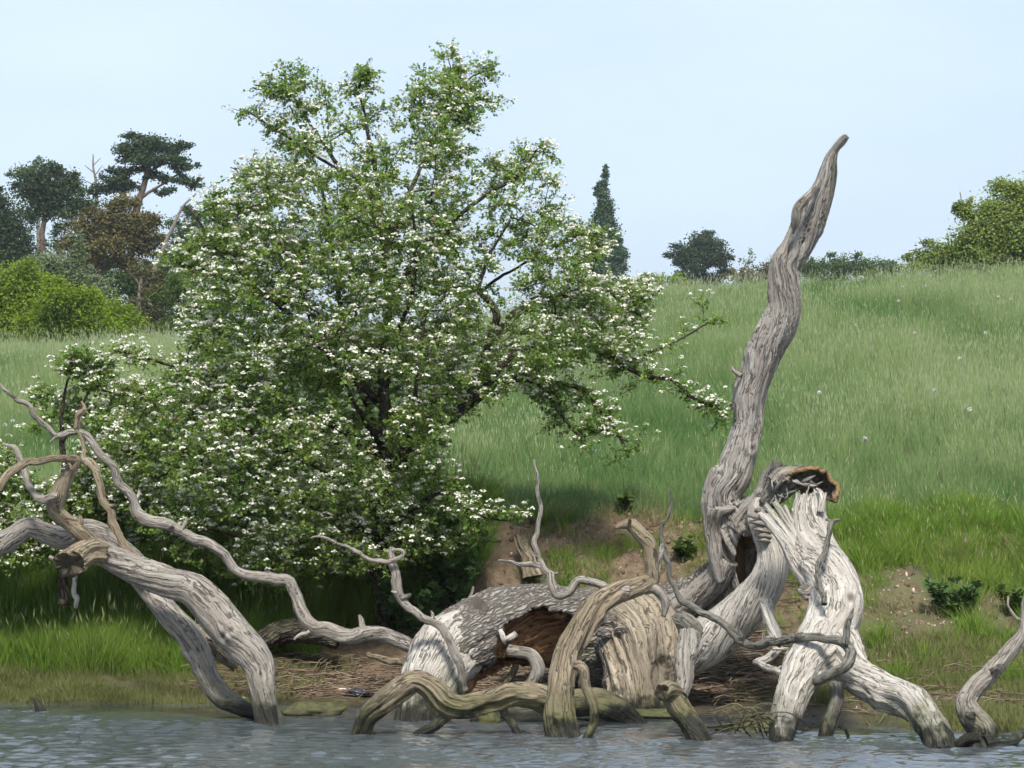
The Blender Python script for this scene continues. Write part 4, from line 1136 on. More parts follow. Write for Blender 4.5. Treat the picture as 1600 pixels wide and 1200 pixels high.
def hawthorn(root, limbs, attract, seed, bloom, leaf=0.035, shoots=8, per=7, twig_r=0.0022, tintbase=0.4, spray=0.20, dark=None, flower_size=0.036):
    """limbs: traced [(px,py,Y,w)], attract: (n,3) spray centres (world)"""
    rng = np.random.default_rng(seed)
    nodes = []; rad = []
    for i, L in enumerate(limbs):
        C = catmull(trace(L), 0.07)
        nodes.append(C[:, :3]); rad.append(C[:, 3])
        big = L[0][3] > 15
        ob = wood('trunk' if i == 0 else 'limb', L, 'bark_thorn', root if i == 0 else tk, step=0.02, bark=0.006 if big else 0.0, knots=1, wob=0.5, nmin=8, nmax=30, crack=0.03)
        if i == 0: tk = ob
    nodes = np.concatenate(nodes)
    dl = np.array([np.min(np.linalg.norm(nodes - a, axis=1)) for a in attract])
    order = np.argsort(dl)
    cap = len(nodes) + len(attract) * 8
    NP = np.zeros((cap, 3)); NP[:len(nodes)] = nodes; cnt = len(nodes); nlimb = cnt
    par = np.full(cap, -1); load = np.zeros(cap)
    tips = []
    for ai in order:
        a = attract[ai]
        d = np.linalg.norm(NP[:cnt] - a, axis=1)
        j = int(np.argmin(d)); dist = d[j]
        if dist < 0.03: a = a + rng.normal(0, 0.05, 3)
        k = int(np.clip(dist / 0.12, 1, 7))
        p0 = NP[j]; mid = (p0 + a) / 2 + rng.normal(0, 0.10 * dist, 3) + np.array((0, 0, 0.10 * dist))
        prev = j
        for q in range(1, k + 1):
            t = q / k
            NP[cnt] = (1 - t) ** 2 * p0 + 2 * t * (1 - t) * mid + t * t * a
            par[cnt] = prev; prev = cnt; cnt += 1
        tips.append(prev); load[prev] += 1
    for i in range(cnt - 1, nlimb - 1, -1):
        load[par[i]] += load[i]
    ch = np.arange(nlimb, cnt)
    rr = twig_r * np.power(np.maximum(load, 1), 0.42)
    A_ = NP[par[ch]]; B_ = NP[ch]
    ra = np.where(par[ch] < nlimb, rr[ch] * 1.1, np.minimum(rr[par[ch]], rr[ch] * 1.5)); rb = rr[ch]
    # sprays: short shoots round each tip and back along the last stretch
    tips = np.array(tips)
    tp = NP[tips]; tdir = tp - NP[par[tips]]
    tdir /= np.linalg.norm(tdir, axis=1)[:, None] + 1e-9
    n = len(tips)
    sb = np.repeat(tp, shoots, 0); sdv = np.repeat(tdir, shoots, 0)
    back = rng.uniform(0, 0.12, len(sb))
    base = sb - sdv * back[:, None]
    sd_ = sdv * 0.55 + rng.normal(0, 0.75, sb.shape) * np.array((1, 1, 0.55)) + np.array((0, 0, 0.12))
    sd_ /= np.linalg.norm(sd_, axis=1)[:, None]
    sl = rng.uniform(0.35, 1.0, len(sb)) * spray
    end = base + sd_ * sl[:, None]
    A2, B2 = base, end
    Vt, Ft = frustums(np.vstack([A_, A2]), np.vstack([B_, B2]), np.concatenate([ra, np.full(len(A2), 0.0022)]), np.concatenate([rb, np.full(len(A2), 0.0012)]), 4)
    # leaves along each shoot
    t = rng.uniform(0.25, 1.05, (len(base), per))
    lp = base[:, None] + (end - base)[:, None] * t[..., None] + rng.normal(0, 0.012, (len(base), per, 3))
    lp = lp.reshape(-1, 3)
    ld = np.repeat(sd_, per, 0) * 0.5 + rng.normal(0, 0.7, lp.shape) + np.array((0, 0, -0.05))
    lu = rng.normal(0, 0.55, lp.shape) + np.array((-0.1, -0.25, 0.9))
    sz = leaf * rng.uniform(0.6, 1.25, len(lp))
    tn = np.clip(tintbase + 0.55 * fbm(lp * 1.6, 2, seed) + rng.normal(0, 0.16, len(lp)), 0, 0.9)
    tn = np.where(rng.random(len(lp)) < 0.02, rng.uniform(0.9, 1.0, len(lp)), tn)
    Vl, Fl, tl = leaf_mesh(lp, ld, lu, sz, tn)
    # blossom on the upper shoots
    pb = bloom(end)
    tipb = np.repeat(rng.random(n), shoots) < pb ** 1.0
    pick = tipb & (rng.random(len(end)) < 0.80) & (sd_[:, 2] > -0.45)
    pick |= (rng.random(len(end)) < 0.10 * pb)
    ce = end[pick] + sd_[pick] * 0.02 + np.array((-0.004, -0.012, 0.022)) + rng.normal(0, 0.012, (pick.sum(), 3))
    o1 = link('twigs', Vt, Ft, M['bark_thorn'], root, {'grain': Vt}); o1['kind'] = 'stuff'
    o2 = link('foliage', Vl, Fl, M['leaf_thorn'], root, {'tint': tl}, smooth_shade=False); o2['kind'] = 'stuff'
    Vb, Fb, tb = blossom_mesh(ce, seed + 1, flower_size)
    o3 = link('blossom', Vb, Fb, M['blossom'], root, {'tint': tb}, smooth_shade=False); o3['kind'] = 'stuff'
    return len(lp), len(ce)

HY = 30.5
hw = thing('hawthorn_tree', 'large hawthorn tree covered in white blossom growing on the bank', 'tree', P(600, 985, HY))
limbs = [
    [(606, 1000, HY, 46), (600, 960, HY, 36), (597, 880, HY, 32), (599, 800, HY, 26), (600, 740, HY, 23), (603, 660, HY - .05, 19), (600, 560, HY - .1, 16), (605, 470, HY, 13), (600, 400, HY, 10), (592, 310, HY + .1, 8), (580, 220, HY + .1, 5), (556, 130, HY + .1, 3)],
    [(604, 990, HY + .1, 26), (590, 900, HY + .15, 22), (585, 820, HY + .3, 18), (590, 740, HY + .4, 15), (575, 640, HY + .5, 12), (540, 520, HY + .6, 9), (520, 400, HY + .6, 7), (500, 280, HY + .5, 5), (456, 170, HY + .4, 3)],
    [(599, 755, HY, 20), (650, 690, HY - .2, 18), (720, 642, HY - .3, 16), (778, 600, HY - .4, 14), (812, 590, HY - .4, 12), (851, 598, HY - .5, 9), (903, 607, HY - .5, 8), (942, 646, HY - .6, 6), (968, 676, HY - .6, 5), (982, 714, HY - .6, 3)],
    [(840, 596, HY - .45, 9), (856, 616, HY - .6, 7), (886, 659, HY - .7, 6), (908, 681, HY - .7, 5), (942, 672, HY - .7, 4), (981, 690, HY - .75, 3)],
    [(740, 628, HY - .3, 12), (800, 555, HY - .1, 10), (860, 535, HY - .1, 9), (916, 533, HY - .1, 9), (968, 568, HY - .2, 8), (1012, 590, HY - .2, 7), (1046, 592, HY - .3, 5), (1081, 620, HY - .3, 5), (1116, 637, HY - .3, 4), (1137, 650, HY - .3, 3)],
    [(975, 570, HY - .2, 6), (1003, 555, HY - .1, 5), (1038, 542, HY, 4), (1072, 525, HY, 3), (1116, 499, HY, 2)],
    [(760, 545, HY - .2, 12), (808, 486, HY - .1, 9), (873, 464, HY, 8), (925, 458, HY, 7), (968, 464, HY, 6), (1000, 474, HY, 4), (1033, 452, HY, 2)],
    [(725, 640, HY - .3, 13), (765, 534, HY - .5, 11), (778, 494, HY - .6, 12), (765, 473, HY - .6, 11), (748, 455, HY - .6, 8), (752, 434, HY - .6, 7), (765, 400, HY - .6, 5), (800, 340, HY - .6, 4)],
    [(603, 480, HY, 12), (640, 420, HY - .2, 10), (690, 360, HY - .3, 8), (760, 305, HY - .3, 6), (812, 272, HY - .3, 5), (842, 228, HY - .3, 3)],
    [(600, 400, HY, 9), (640, 300, HY + .2, 7), (680, 210, HY + .2, 5), (706, 140, HY + .2, 4), (708, 100, HY + .2, 2)],
    [(690, 180, HY + .2, 4), (735, 122, HY + .1, 3), (774, 108, HY + .1, 2)],
    [(680, 215, HY + .2, 4), (730, 160, HY + .2, 3), (778, 160, HY + .2, 2)],
    [(598, 350, HY, 7), (530, 260, HY - .2, 6), (470, 170, HY - .2, 4), (444, 116, HY - .2, 2)],
    [(535, 270, HY - .2, 5), (450, 215, HY - .3, 4), (384, 172, HY - .3, 2)],
    [(603, 640, HY, 15), (520, 560, HY - .5, 11), (430, 470, HY - .7, 8), (350, 400, HY - .8, 6), (300, 330, HY - .8, 3)],
    [(430, 470, HY - .7, 7), (340, 430, HY - .9, 5), (268, 408, HY - 1, 3)],
    [(480, 480, HY + .6, 7), (430, 360, HY + .4, 5), (366, 262, HY + .3, 3)],
    [(600, 720, HY, 15), (510, 660, HY - .8, 11), (400, 610, HY - 1.1, 8), (300, 580, HY - 1.2, 6), (185, 548, HY - 1.2, 3)],
    [(598, 790, HY, 15), (500, 730, HY - .6, 11), (380, 670, HY - .9, 8), (260, 630, HY - 1.1, 6), (160, 610, HY - 1.2, 3)],
    [(597, 840, HY, 14), (490, 790, HY - .9, 10), (360, 750, HY - 1.3, 7), (240, 720, HY - 1.5, 5), (150, 690, HY - 1.5, 3)],
    [(597, 870, HY, 12), (500, 850, HY - .7, 9), (390, 840, HY - 1.2, 6), (280, 820, HY - 1.4, 4)],
    [(600, 830, HY, 12), (650, 790, HY - .8, 8), (700, 770, HY - 1.2, 5), (745, 805, HY - 1.3, 4), (808, 815, HY - 1.2, 2)],
    [(605, 860, HY, 10), (660, 840, HY - .5, 6), (720, 850, HY - .7, 4)],
    [(600, 700, HY, 10), (560, 640, HY - 1.2, 8), (520, 560, HY - 1.8, 6), (500, 490, HY - 1.9, 4)],
    [(600, 740, HY, 10), (640, 680, HY - 1.1, 8), (650, 600, HY - 1.7, 6), (660, 520, HY - 1.8, 4)],
    [(603, 560, HY, 9), (640, 470, HY - 1.0, 7), (650, 380, HY - 1.3, 5), (640, 300, HY - 1.2, 3)],
    [(603, 600, HY, 9), (680, 540, HY + .8, 7), (760, 450, HY + 1.0, 5), (840, 400, HY + .9, 3)],
    [(592, 560, HY, 9), (500, 500, HY + 1.2, 7), (400, 440, HY + 1.3, 4)],
    [(690, 150, HY + .2, 3), (704, 118, HY + .3, 2), (701, 92, HY + .3, 1.5)],
    [(560, 140, HY + .1, 3), (566, 120, HY, 2), (572, 106, HY, 1.5)],
    [(640, 190, HY + .2, 3), (652, 145, HY + .1, 2), (662, 122, HY + .1, 1.5)],
    [(480, 175, HY - .2, 3), (430, 140, HY - .3, 2), (396, 132, HY - .3, 1.5)],
    [(450, 300, HY - .2, 3), (400, 270, HY - .2, 2), (360, 262, HY - .3, 1.5)],
    [(800, 280, HY - .3, 3), (832, 240, HY - .2, 2), (860, 238, HY - .2, 1.5)],
    [(880, 380, HY + .2, 4), (915, 365, HY + .2, 3), (940, 385, HY + .2, 1.5)],
]
crown = [(438, 86), (470, 92), (520, 125), (560, 92), (598, 88), (625, 118), (668, 100), (684, 118), (700, 68), (716, 72), (724, 92), (784, 90), (760, 120), (738, 140), (780, 158), (752, 178), (745, 215), (765, 240), (790, 262),
         (806, 232), (842, 218), (866, 244), (872, 300), (862, 320), (895, 345), (930, 372), (938, 400), (912, 430), (965, 448), (1030, 446), (1012, 482), (1000, 520), (1005, 545), (930, 545), (870, 590), (800, 610), (740, 640), (690, 668), (700, 700), (690, 740),
         (715, 770), (745, 800), (755, 840), (740, 870), (690, 862), (650, 880), (600, 878), (560, 900), (500, 910), (430, 920), (360, 905), (300, 880), (250, 850), (215, 810), (150, 760), (135, 700), (140, 640), (175, 598), (240, 600), (280, 580), (300, 540), (285, 490), (310, 450), (265, 420), (290, 385), (325, 350),
         (330, 305), (395, 290), (365, 262), (430, 255), (450, 225), (418, 190), (378, 170), (410, 160), (395, 130), (430, 115)]
rng = np.random.default_rng(77)
N0 = 60000
px = rng.uniform(130, 1040, N0); py = rng.uniform(65, 925, N0)
k = inside(crown, px, py - 16 * np.clip((300 - py) / 200, 0, 1))
px, py = px[k], py[k]
row = np.interp(py, [65, 150, 300, 450, 600, 750, 920], [0.25, 0.75, 1.35, 1.7, 1.9, 1.9, 1.3])
cxr = np.interp(py, [65, 300, 450, 600, 750, 920], [600, 590, 610, 540, 430, 460]); hwr = np.interp(py, [65, 300, 450, 600, 750, 920], [200, 290, 390, 440, 320, 300])
tx = np.clip((px - cxr) / hwr, -1, 1)
dep = row * np.sqrt(np.clip(1 - tx * tx, 0.12, 1))
w = rng.uniform(-1, 1, len(px)); w = np.sign(w) * np.abs(w) ** 0.7
yy = HY - 0.15 + dep * w - np.interp(px, [130, 420, 600], [0.8, 0.3, 0])
pts = np.array([P(a, c, y) for a, c, y in zip(px, py, yy)])
gap = fbm(pts * 1.35, 3, 301) + 0.5 * fbm(pts * 3.0, 2, 307)
pts = pts[gap > -0.17 + 0.14 * (np.interp(py, [65, 220, 300, 900], [1.8, 1.0, 0.3, -0.7]))]
# thin to an even spacing
sel = []
cell = {}
for p in pts:
    key = tuple((p / 0.135).astype(int))
    if cell.get(key, 0) < 1:
        cell[key] = 1; sel.append(p)
attract = np.array(sel)
q_ = project(attract)[1]
attract = attract[rng.random(len(attract)) > np.interp(q_, [65, 200, 330], [0.50, 0.34, 0.0])]
if len(attract) > 3000: attract = attract[rng.permutation(len(attract))[:3000]]
# sparse leaves along the bare drooping outer branches on the right
extra = []
for Lb, cnt_ in ((limbs[2][5:], 26), (limbs[3], 26), (limbs[4][3:], 44), (limbs[5], 12), (limbs[6][2:], 34), (limbs[10], 14), (limbs[9][2:], 14), (limbs[11], 12), (limbs[12][2:], 14), (limbs[13][1:], 12), (limbs[17][3:], 16), (limbs[15][1:], 10), (limbs[21][2:], 16), *[(q, 12) for q in limbs[-7:]]):
    C = catmull(trace(Lb), 0.05)
    for i in rng.integers(0, len(C), cnt_):
        extra.append(C[i, :3] + rng.normal(0, 0.075, 3))
attract = np.vstack([attract, np.array(extra)])
def bloom_main(e):
    p, q = project(e)
    v = 0.60 + 1.0 * fbm(e * 1.5, 3, 411)
    v = v * np.interp(q, [70, 160, 230, 620, 800, 900], [0.1, 0.7, 1.2, 1.05, 1.0, 0.35])
    v = v * np.interp(p, [150, 350, 900], [1.25, 1.0, 0.85])
    return np.clip(v, 0.03, 0.85)
n_leaf = hawthorn(hw, limbs, attract, 500, bloom_main)
print('hawthorn', len(attract), n_leaf)

# smaller hawthorn at the left, whiter
HY2 = 29.3
h2 = thing('hawthorn_tree', 'small hawthorn bush thick with white blossom behind the left dead limb', 'tree', P(95, 930, HY2))
limbs2 = [[(100, 945, HY2, 18), (96, 880, HY2, 14), (92, 800, HY2, 11), (100, 720, HY2, 9), (96, 650, HY2, 6), (110, 580, HY2, 3)],
          [(94, 800, HY2, 9), (50, 760, HY2 + .1, 6), (10, 720, HY2 + .1, 4)], [(95, 830, HY2, 9), (150, 800, HY2 - .1, 7), (210, 790, HY2 - .2, 4)],
          [(98, 690, HY2, 6), (135, 620, HY2, 4), (160, 575, HY2, 2)], [(97, 860, HY2, 8), (50, 850, HY2 - .1, 5), (10, 850, HY2, 3)], [(95, 760, HY2, 7), (140, 720, HY2 + .3, 5), (170, 690, HY2 + .3, 3)]]
pol = [(105, 560), (130, 548), (168, 570), (172, 595), (140, 610), (135, 640), (125, 690), (170, 700), (230, 760), (255, 800), (240, 850), (170, 880), (120, 860), (60, 880), (-30, 880), (-60, 700), (10, 690), (40, 720), (45, 690), (50, 640), (45, 605), (78, 600)]
px = rng.uniform(-60, 260, 6000); py = rng.uniform(548, 885, 6000)
k = inside(pol, px, py); px, py = px[k], py[k]
pts = np.array([P(a, c, HY2 + rng.uniform(-0.45, 0.45)) for a, c in zip(px, py)])
gap = fbm(pts * 2.0, 2, 601)
pts = pts[gap > 0.02]; sel = []; cell = {}
for p in pts:
    key = tuple((p / 0.12).astype(int))
    if key not in cell: cell[key] = 1; sel.append(p)
print('hawthorn small', len(sel), hawthorn(h2, limbs2, np.array(sel), 700, lambda e: np.clip(np.interp(project(e)[1], [560, 680, 860], [0.75, 0.6, 0.5]) + 0.5 * fbm(e * 2, 2, 611), 0.1, 0.95), tintbase=0.45, flower_size=0.034))

# ------------------------------------------------------------------ far trees
def pal(name, c0, c1, c2=None, tr=0.2):
    M[name] = mat_leaf(name, c0, c1, c2 or c1, tr, 0.6)
pal('leaf_pine', (0.030, 0.055, 0.027), (0.080, 0.108, 0.045))
pal('leaf_pine_brown', (0.07, 0.075, 0.03), (0.21, 0.17, 0.07))
pal('leaf_bright', (0.12, 0.20, 0.022), (0.26, 0.33, 0.045), tr=0.4)
pal('leaf_mid', (0.055, 0.100, 0.025), (0.120, 0.165, 0.045), tr=0.3)
pal('leaf_poplar', (0.050, 0.095, 0.052), (0.100, 0.155, 0.078))
pal('leaf_olive', (0.14, 0.20, 0.045), (0.31, 0.37, 0.11), tr=0.4)
pal('leaf_pale', (0.11, 0.15, 0.07), (0.22, 0.26, 0.14), tr=0.3)

def far_tree(name, label, Y, base, clumps, mat, leafpx=3.2, cover=2.6, trunk=(), bark='bark_far', thick=0.6, group=None, seed=0, flat=0.75, shape='oval', branches=0, tintb=0.45, hollow=0.35):
    """clumps: (px, py, rx, ry) on the photograph; trunk: traced paths [(px,py,w)...]"""
    rng = np.random.default_rng(900 + seed)
    bp_ = P(base[0], base[1], Y)
    gz = float(ground(np.array([bp_[0]]), np.array([Y]))[0])
    loc = np.array((bp_[0], Y, gz - 0.05))
    root = thing(name, label, 'tree', loc, group)
    s = Y / FPX
    for i, tr in enumerate(trunk):
        path = [(p[0], p[1], Y + (p[3] if len(p) > 3 else 0), p[2]) for p in tr]
        if i == 0:
            q = trace(path)
            q = [(loc[0], loc[1], gz - 0.3, q[0][3] * 1.35)] + q
            V, F, At = tube(q, world=True, step=max(0.12, 5 * s), nmin=8, nmax=14, seglen=0.06, knots=0, ridge=0.05, lobes=0.1)
        else:
            V, F, At = tube(path, step=max(0.1, 4 * s), nmin=6, nmax=10, seglen=0.06, knots=0, ridge=0.05, lobes=0.1)
        ob = link('trunk' if i == 0 else 'limb', V, F, M[bark], root if i == 0 else tk, At)
        if i == 0: tk = ob
    g = Geo()
    segA = []; segB = []
    sat = []
    for (cx, cy, rx, ry) in clumps:
        for q in range(3):
            a_ = rng.uniform(0, 6.283); k_ = rng.uniform(0.28, 0.5)
            sat.append((cx + rx * 0.95 * math.cos(a_), cy - ry * 0.95 * math.sin(a_), max(4, rx * k_), max(3.5, ry * k_)))
    for ci, (cx, cy, rx, ry) in enumerate(list(clumps) + sat):
        n = int(1.9 * cover * math.pi * rx * ry / (leafpx * leafpx * 0.55))
        v = rng.normal(0, 1, (n, 3)); v /= np.linalg.norm(v, axis=1)[:, None]
        rr = (hollow + (1 - hollow) * rng.random(n) ** 0.6)
        lump = 1 + 0.42 * fbm(v * 2.3 + ci * 5.1, 3, 950 + seed)
        c = P(cx, cy, Y) + np.array((0, rng.normal(0, 0.25) * rx * s * thick, 0))
        ext = np.array((rx * s, rx * s * thick, ry * s))
        p = c + v * (rr * lump)[:, None] * ext
        # sub-clumps: pull leaves towards cluster points so that light and dark masses show
        kc = max(5, int(n / 55))
        ck = c + (lambda u: u / np.linalg.norm(u, axis=1)[:, None])(rng.normal(0, 1, (kc, 3))) * (rng.uniform(0.2, 1.12, kc))[:, None] * ext
        which = rng.integers(0, kc, n)
        p = p * 0.3 + ck[which] * 0.7 + rng.normal(0, 1.0, (n, 3)) * np.minimum(0.30 * ext, 0.42 * ext.min())
        up = v * 0.7 + np.array((0, -0.2, flat)) + rng.normal(0, 0.45, (n, 3))
        dv = rng.normal(0, 1, (n, 3)) * np.array((1, 1, 0.6)) + v * 0.6
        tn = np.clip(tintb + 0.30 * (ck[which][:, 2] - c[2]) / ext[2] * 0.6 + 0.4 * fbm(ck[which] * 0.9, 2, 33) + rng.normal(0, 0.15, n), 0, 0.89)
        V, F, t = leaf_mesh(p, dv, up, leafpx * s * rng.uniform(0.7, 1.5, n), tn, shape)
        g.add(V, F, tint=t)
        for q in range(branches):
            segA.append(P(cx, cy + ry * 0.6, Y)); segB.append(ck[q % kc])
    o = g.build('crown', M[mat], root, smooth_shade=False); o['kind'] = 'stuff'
    if segA:
        segA = np.array(segA); segB = np.array(segB)
        V, F = frustums(segA, segB, np.full(len(segA), 1.1 * s), np.full(len(segA), 0.5 * s), 4)
        o = link('twigs', V, F, M[bark], root, {'grain': V}); o['kind'] = 'stuff'
    return root

GP = 'trees on the left skyline'
far_tree('pine_tree', 'tall flat topped pine with leaning trunk on the left skyline', 185, (215, 520), [(235, 222, 50, 12), (200, 236, 30, 10), (262, 234, 36, 11), (290, 262, 24, 7), (228, 252, 40, 12), (275, 250, 34, 8), (198, 268, 28, 9), (248, 275, 22, 7), (285, 282, 26, 7), (300, 292, 14, 6), (180, 282, 26, 10), (200, 292, 24, 9), (160, 296, 22, 10), (226, 244, 26, 12), (262, 300, 18, 6), (296, 330, 14, 6)],
         'leaf_pine', 3.4, 3.6, [[(205, 420, 13), (210, 340, 12), (222, 300, 10), (230, 268, 8), (236, 240, 5)], [(218, 310, 6), (250, 290, 4), (285, 268, 3)], [(224, 300, 5), (200, 280, 4), (178, 270, 3)], [(230, 270, 5), (262, 255, 3), (296, 264, 2)], [(228, 275, 4), (255, 280, 3), (286, 284, 2)]], 'bark_pine', seed=1, group=GP, hollow=0.2)
far_tree('pine_tree', 'rounded pine with pinkish trunk second from the left edge', 175, (62, 520), [(62, 282, 40, 22), (90, 300, 36, 22), (45, 300, 28, 18), (72, 320, 40, 18), (105, 285, 22, 18), (50, 335, 24, 12)],
         'leaf_pine', 3.6, 3.2, [[(66, 410, 9), (66, 372, 9), (70, 340, 7), (74, 305, 5)], [(68, 350, 4), (95, 325, 3)]], 'bark_pine', seed=2, group=GP)
far_tree('broadleaf_tree', 'light green tree top showing behind the rounded pine', 190, (60, 520), [(35, 268, 24, 10), (66, 255, 14, 10), (50, 275, 26, 12), (110, 330, 20, 14), (96, 350, 18, 14), (88, 380, 18, 24)], 'leaf_mid', 3.2, 1.6, [[(60, 380, 6), (58, 300, 4)]], seed=3, group=GP)
far_tree('pine_tree', 'dark bluish pine mass cut by the left edge', 165, (10, 520), [(8, 352, 46, 42), (30, 388, 34, 28), (-30, 370, 40, 46), (12, 400, 40, 20), (-20, 330, 30, 24), (0, 296, 8, 5)], 'leaf_pine', 3.6, 3.4, [[(12, 460, 9), (10, 400, 7), (8, 350, 4)]], 'bark_pine', seed=4, group=GP)
far_tree('pine_tree', 'yellowish brown domed pine standing in front of the tall pine', 150, (152, 520), [(180, 345, 52, 26), (140, 362, 38, 24), (215, 358, 40, 24), (190, 318, 24, 14), (128, 388, 32, 20), (168, 385, 48, 22), (225, 385, 30, 18), (140, 408, 30, 12), (196, 408, 36, 12)],
         'leaf_pine_brown', 3.6, 3.6, [[(150, 460, 14), (153, 430, 13), (160, 395, 10), (176, 360, 6)], [(155, 425, 7), (180, 416, 5), (205, 428, 4), (222, 452, 3)]], 'bark_pine', seed=5, group=GP)
far_tree('pine_tree', 'drab brown thin conifer left of the hawthorn', 135, (216, 535), [(228, 430, 24, 18), (240, 455, 28, 18), (232, 485, 32, 18), (246, 510, 28, 14), (262, 470, 20, 18), (222, 506, 20, 12)], 'leaf_pine_brown', 3.4, 1.7, [[(214, 520, 9), (218, 460, 8), (222, 430, 5)]], 'bark_far', seed=6, group=GP, tintb=0.2)
far_tree('dead_tree', 'thin leafless dead tree behind the domed pine', 188, (146, 520), [(120, 296, 16, 8), (172, 300, 14, 8)], 'leaf_pine', 3.0, 0.8,
         [[(150, 330, 5), (150, 290, 4), (146, 262, 3), (145, 240, 1.5)], [(148, 275, 2), (160, 258, 1)], [(147, 270, 2), (132, 258, 1)], [(149, 290, 2), (128, 280, 1)], [(146, 258, 1.6), (157, 247, 1)], [(149, 285, 2), (166, 270, 1)]], 'bark_far', seed=7, group=GP)
far_tree('dead_tree', 'pale leaning dead trunk beside the tall pine', 140, (230, 530), [(282, 365, 12, 12), (290, 380, 14, 14)], 'leaf_pine', 3.0, 1.2,
         [[(238, 440, 8), (252, 395, 7), (268, 360, 6), (285, 325, 4), (306, 302, 2.5)], [(252, 392, 4), (275, 370, 3), (292, 352, 2)], [(262, 430, 4), (280, 400, 3), (290, 375, 2)]], 'bark_far', seed=8, group=GP)
far_tree('broadleaf_tree', 'deep green tree in the gap left of the hawthorn', 200, (300, 520), [(300, 360, 36, 26), (330, 390, 40, 34), (275, 405, 30, 28), (310, 430, 46, 30), (360, 370, 40, 40)], 'leaf_mid', 3.6, 2.2, [[(300, 460, 8), (300, 390, 5)]], seed=9, group=GP, tintb=0.15)
far_tree('broadleaf_tree', 'olive green bushy tree low against the hawthorn', 115, (290, 545), [(280, 460, 36, 24), (300, 495, 42, 26), (330, 470, 36, 30), (262, 515, 28, 16)], 'leaf_mid', 3.4, 2.0, [[(292, 530, 7), (292, 480, 4)]], seed=10, group=GP, tintb=0.55)
far_tree('shrub', 'pale leaved shrub in front of the pinkish pine trunk', 130, (100, 520), [(78, 408, 36, 14), (110, 425, 30, 18), (122, 395, 14, 30), (60, 425, 30, 14), (150, 450, 34, 16)], 'leaf_pale', 3.2, 2.6, [[(100, 470, 5), (100, 420, 3)]], seed=11, group=GP)
far_tree('broadleaf_tree', 'dull dark green tree mass low behind the domed pine', 170, (150, 540), [(120, 440, 60, 36), (190, 440, 60, 34), (60, 440, 50, 40), (250, 440, 50, 40), (150, 490, 90, 30), (260, 500, 60, 34), (20, 470, 60, 50)], 'leaf_mid', 4.0, 2.4, [[(150, 520, 9), (150, 450, 5)]], seed=40, group=GP, tintb=0.1)
far_tree('pine_tree', 'second dark pine filling the gap between the rounded pine and the tall pine', 178, (140, 540), [(125, 300, 20, 14), (140, 318, 26, 14), (120, 330, 24, 14), (110, 350, 22, 14)], 'leaf_pine', 3.4, 1.7, [[(128, 420, 6), (128, 360, 5), (128, 310, 3)]], 'bark_pine', seed=41, group=GP)
GB = 'bright green bushes below the pines'
far_tree('bush', 'bright green leafy bush at the left edge below the pines', 105, (30, 535), [(20, 442, 46, 30), (-20, 470, 50, 50), (40, 490, 50, 34), (10, 520, 60, 30), (55, 530, 40, 22)], 'leaf_bright', 3.8, 3.4, [[(30, 530, 8), (28, 470, 5)]], seed=12, group=GB)
far_tree('bush', 'bright green leafy bush in the middle of the row below the pines', 102, (110, 535), [(95, 468, 40, 26), (130, 488, 42, 30), (80, 505, 46, 30), (150, 518, 40, 24), (105, 530, 50, 22)], 'leaf_bright', 3.8, 3.4, [[(110, 530, 8), (110, 480, 5)]], seed=13, group=GB)
far_tree('bush', 'bright green leafy bush nearest the brown conifer', 107, (185, 540), [(175, 486, 30, 24), (195, 510, 30, 26), (160, 525, 36, 22), (215, 535, 30, 16)], 'leaf_bright', 3.6, 3.2, [[(185, 535, 6), (182, 490, 4)]], seed=14, group=GB)
# skyline right of the hawthorn
far_tree('poplar_tree', 'tall narrow columnar poplar on the skyline', 240, (945, 470), [(945, 268, 3.5, 9), (946, 284, 6, 13), (944, 304, 9, 16), (948, 326, 13, 20), (936, 332, 10, 16), (944, 352, 19, 22), (958, 366, 14, 20), (932, 372, 15, 20), (946, 390, 25, 24), (962, 404, 15, 22), (928, 408, 15, 20), (946, 424, 29, 20), (913, 386, 7, 8), (935, 300, 5, 12), (948, 444, 30, 14)],
         'leaf_poplar', 3.2, 4.0, [[(946, 455, 6), (946, 380, 4), (946, 300, 2)]], seed=15, thick=0.9, flat=0.3)
far_tree('cedar_tree', 'dark rounded conifer on the skyline near the snag', 260, (1095, 470), [(1095, 378, 30, 14), (1075, 394, 28, 14), (1115, 390, 26, 16), (1095, 402, 46, 14), (1065, 405, 20, 8), (1125, 410, 20, 12), (1080, 420, 28, 12), (1075, 435, 26, 9), (1112, 434, 26, 11), (1130, 424, 14, 10), (1080, 446, 34, 10), (1115, 448, 26, 10)],
         'leaf_pine', 3.2, 3.4, [[(1098, 465, 7), (1100, 425, 6), (1104, 400, 4)], [(1100, 420, 4), (1080, 408, 2)]], 'bark_far', seed=16)
GS = 'low trees along the skyline'
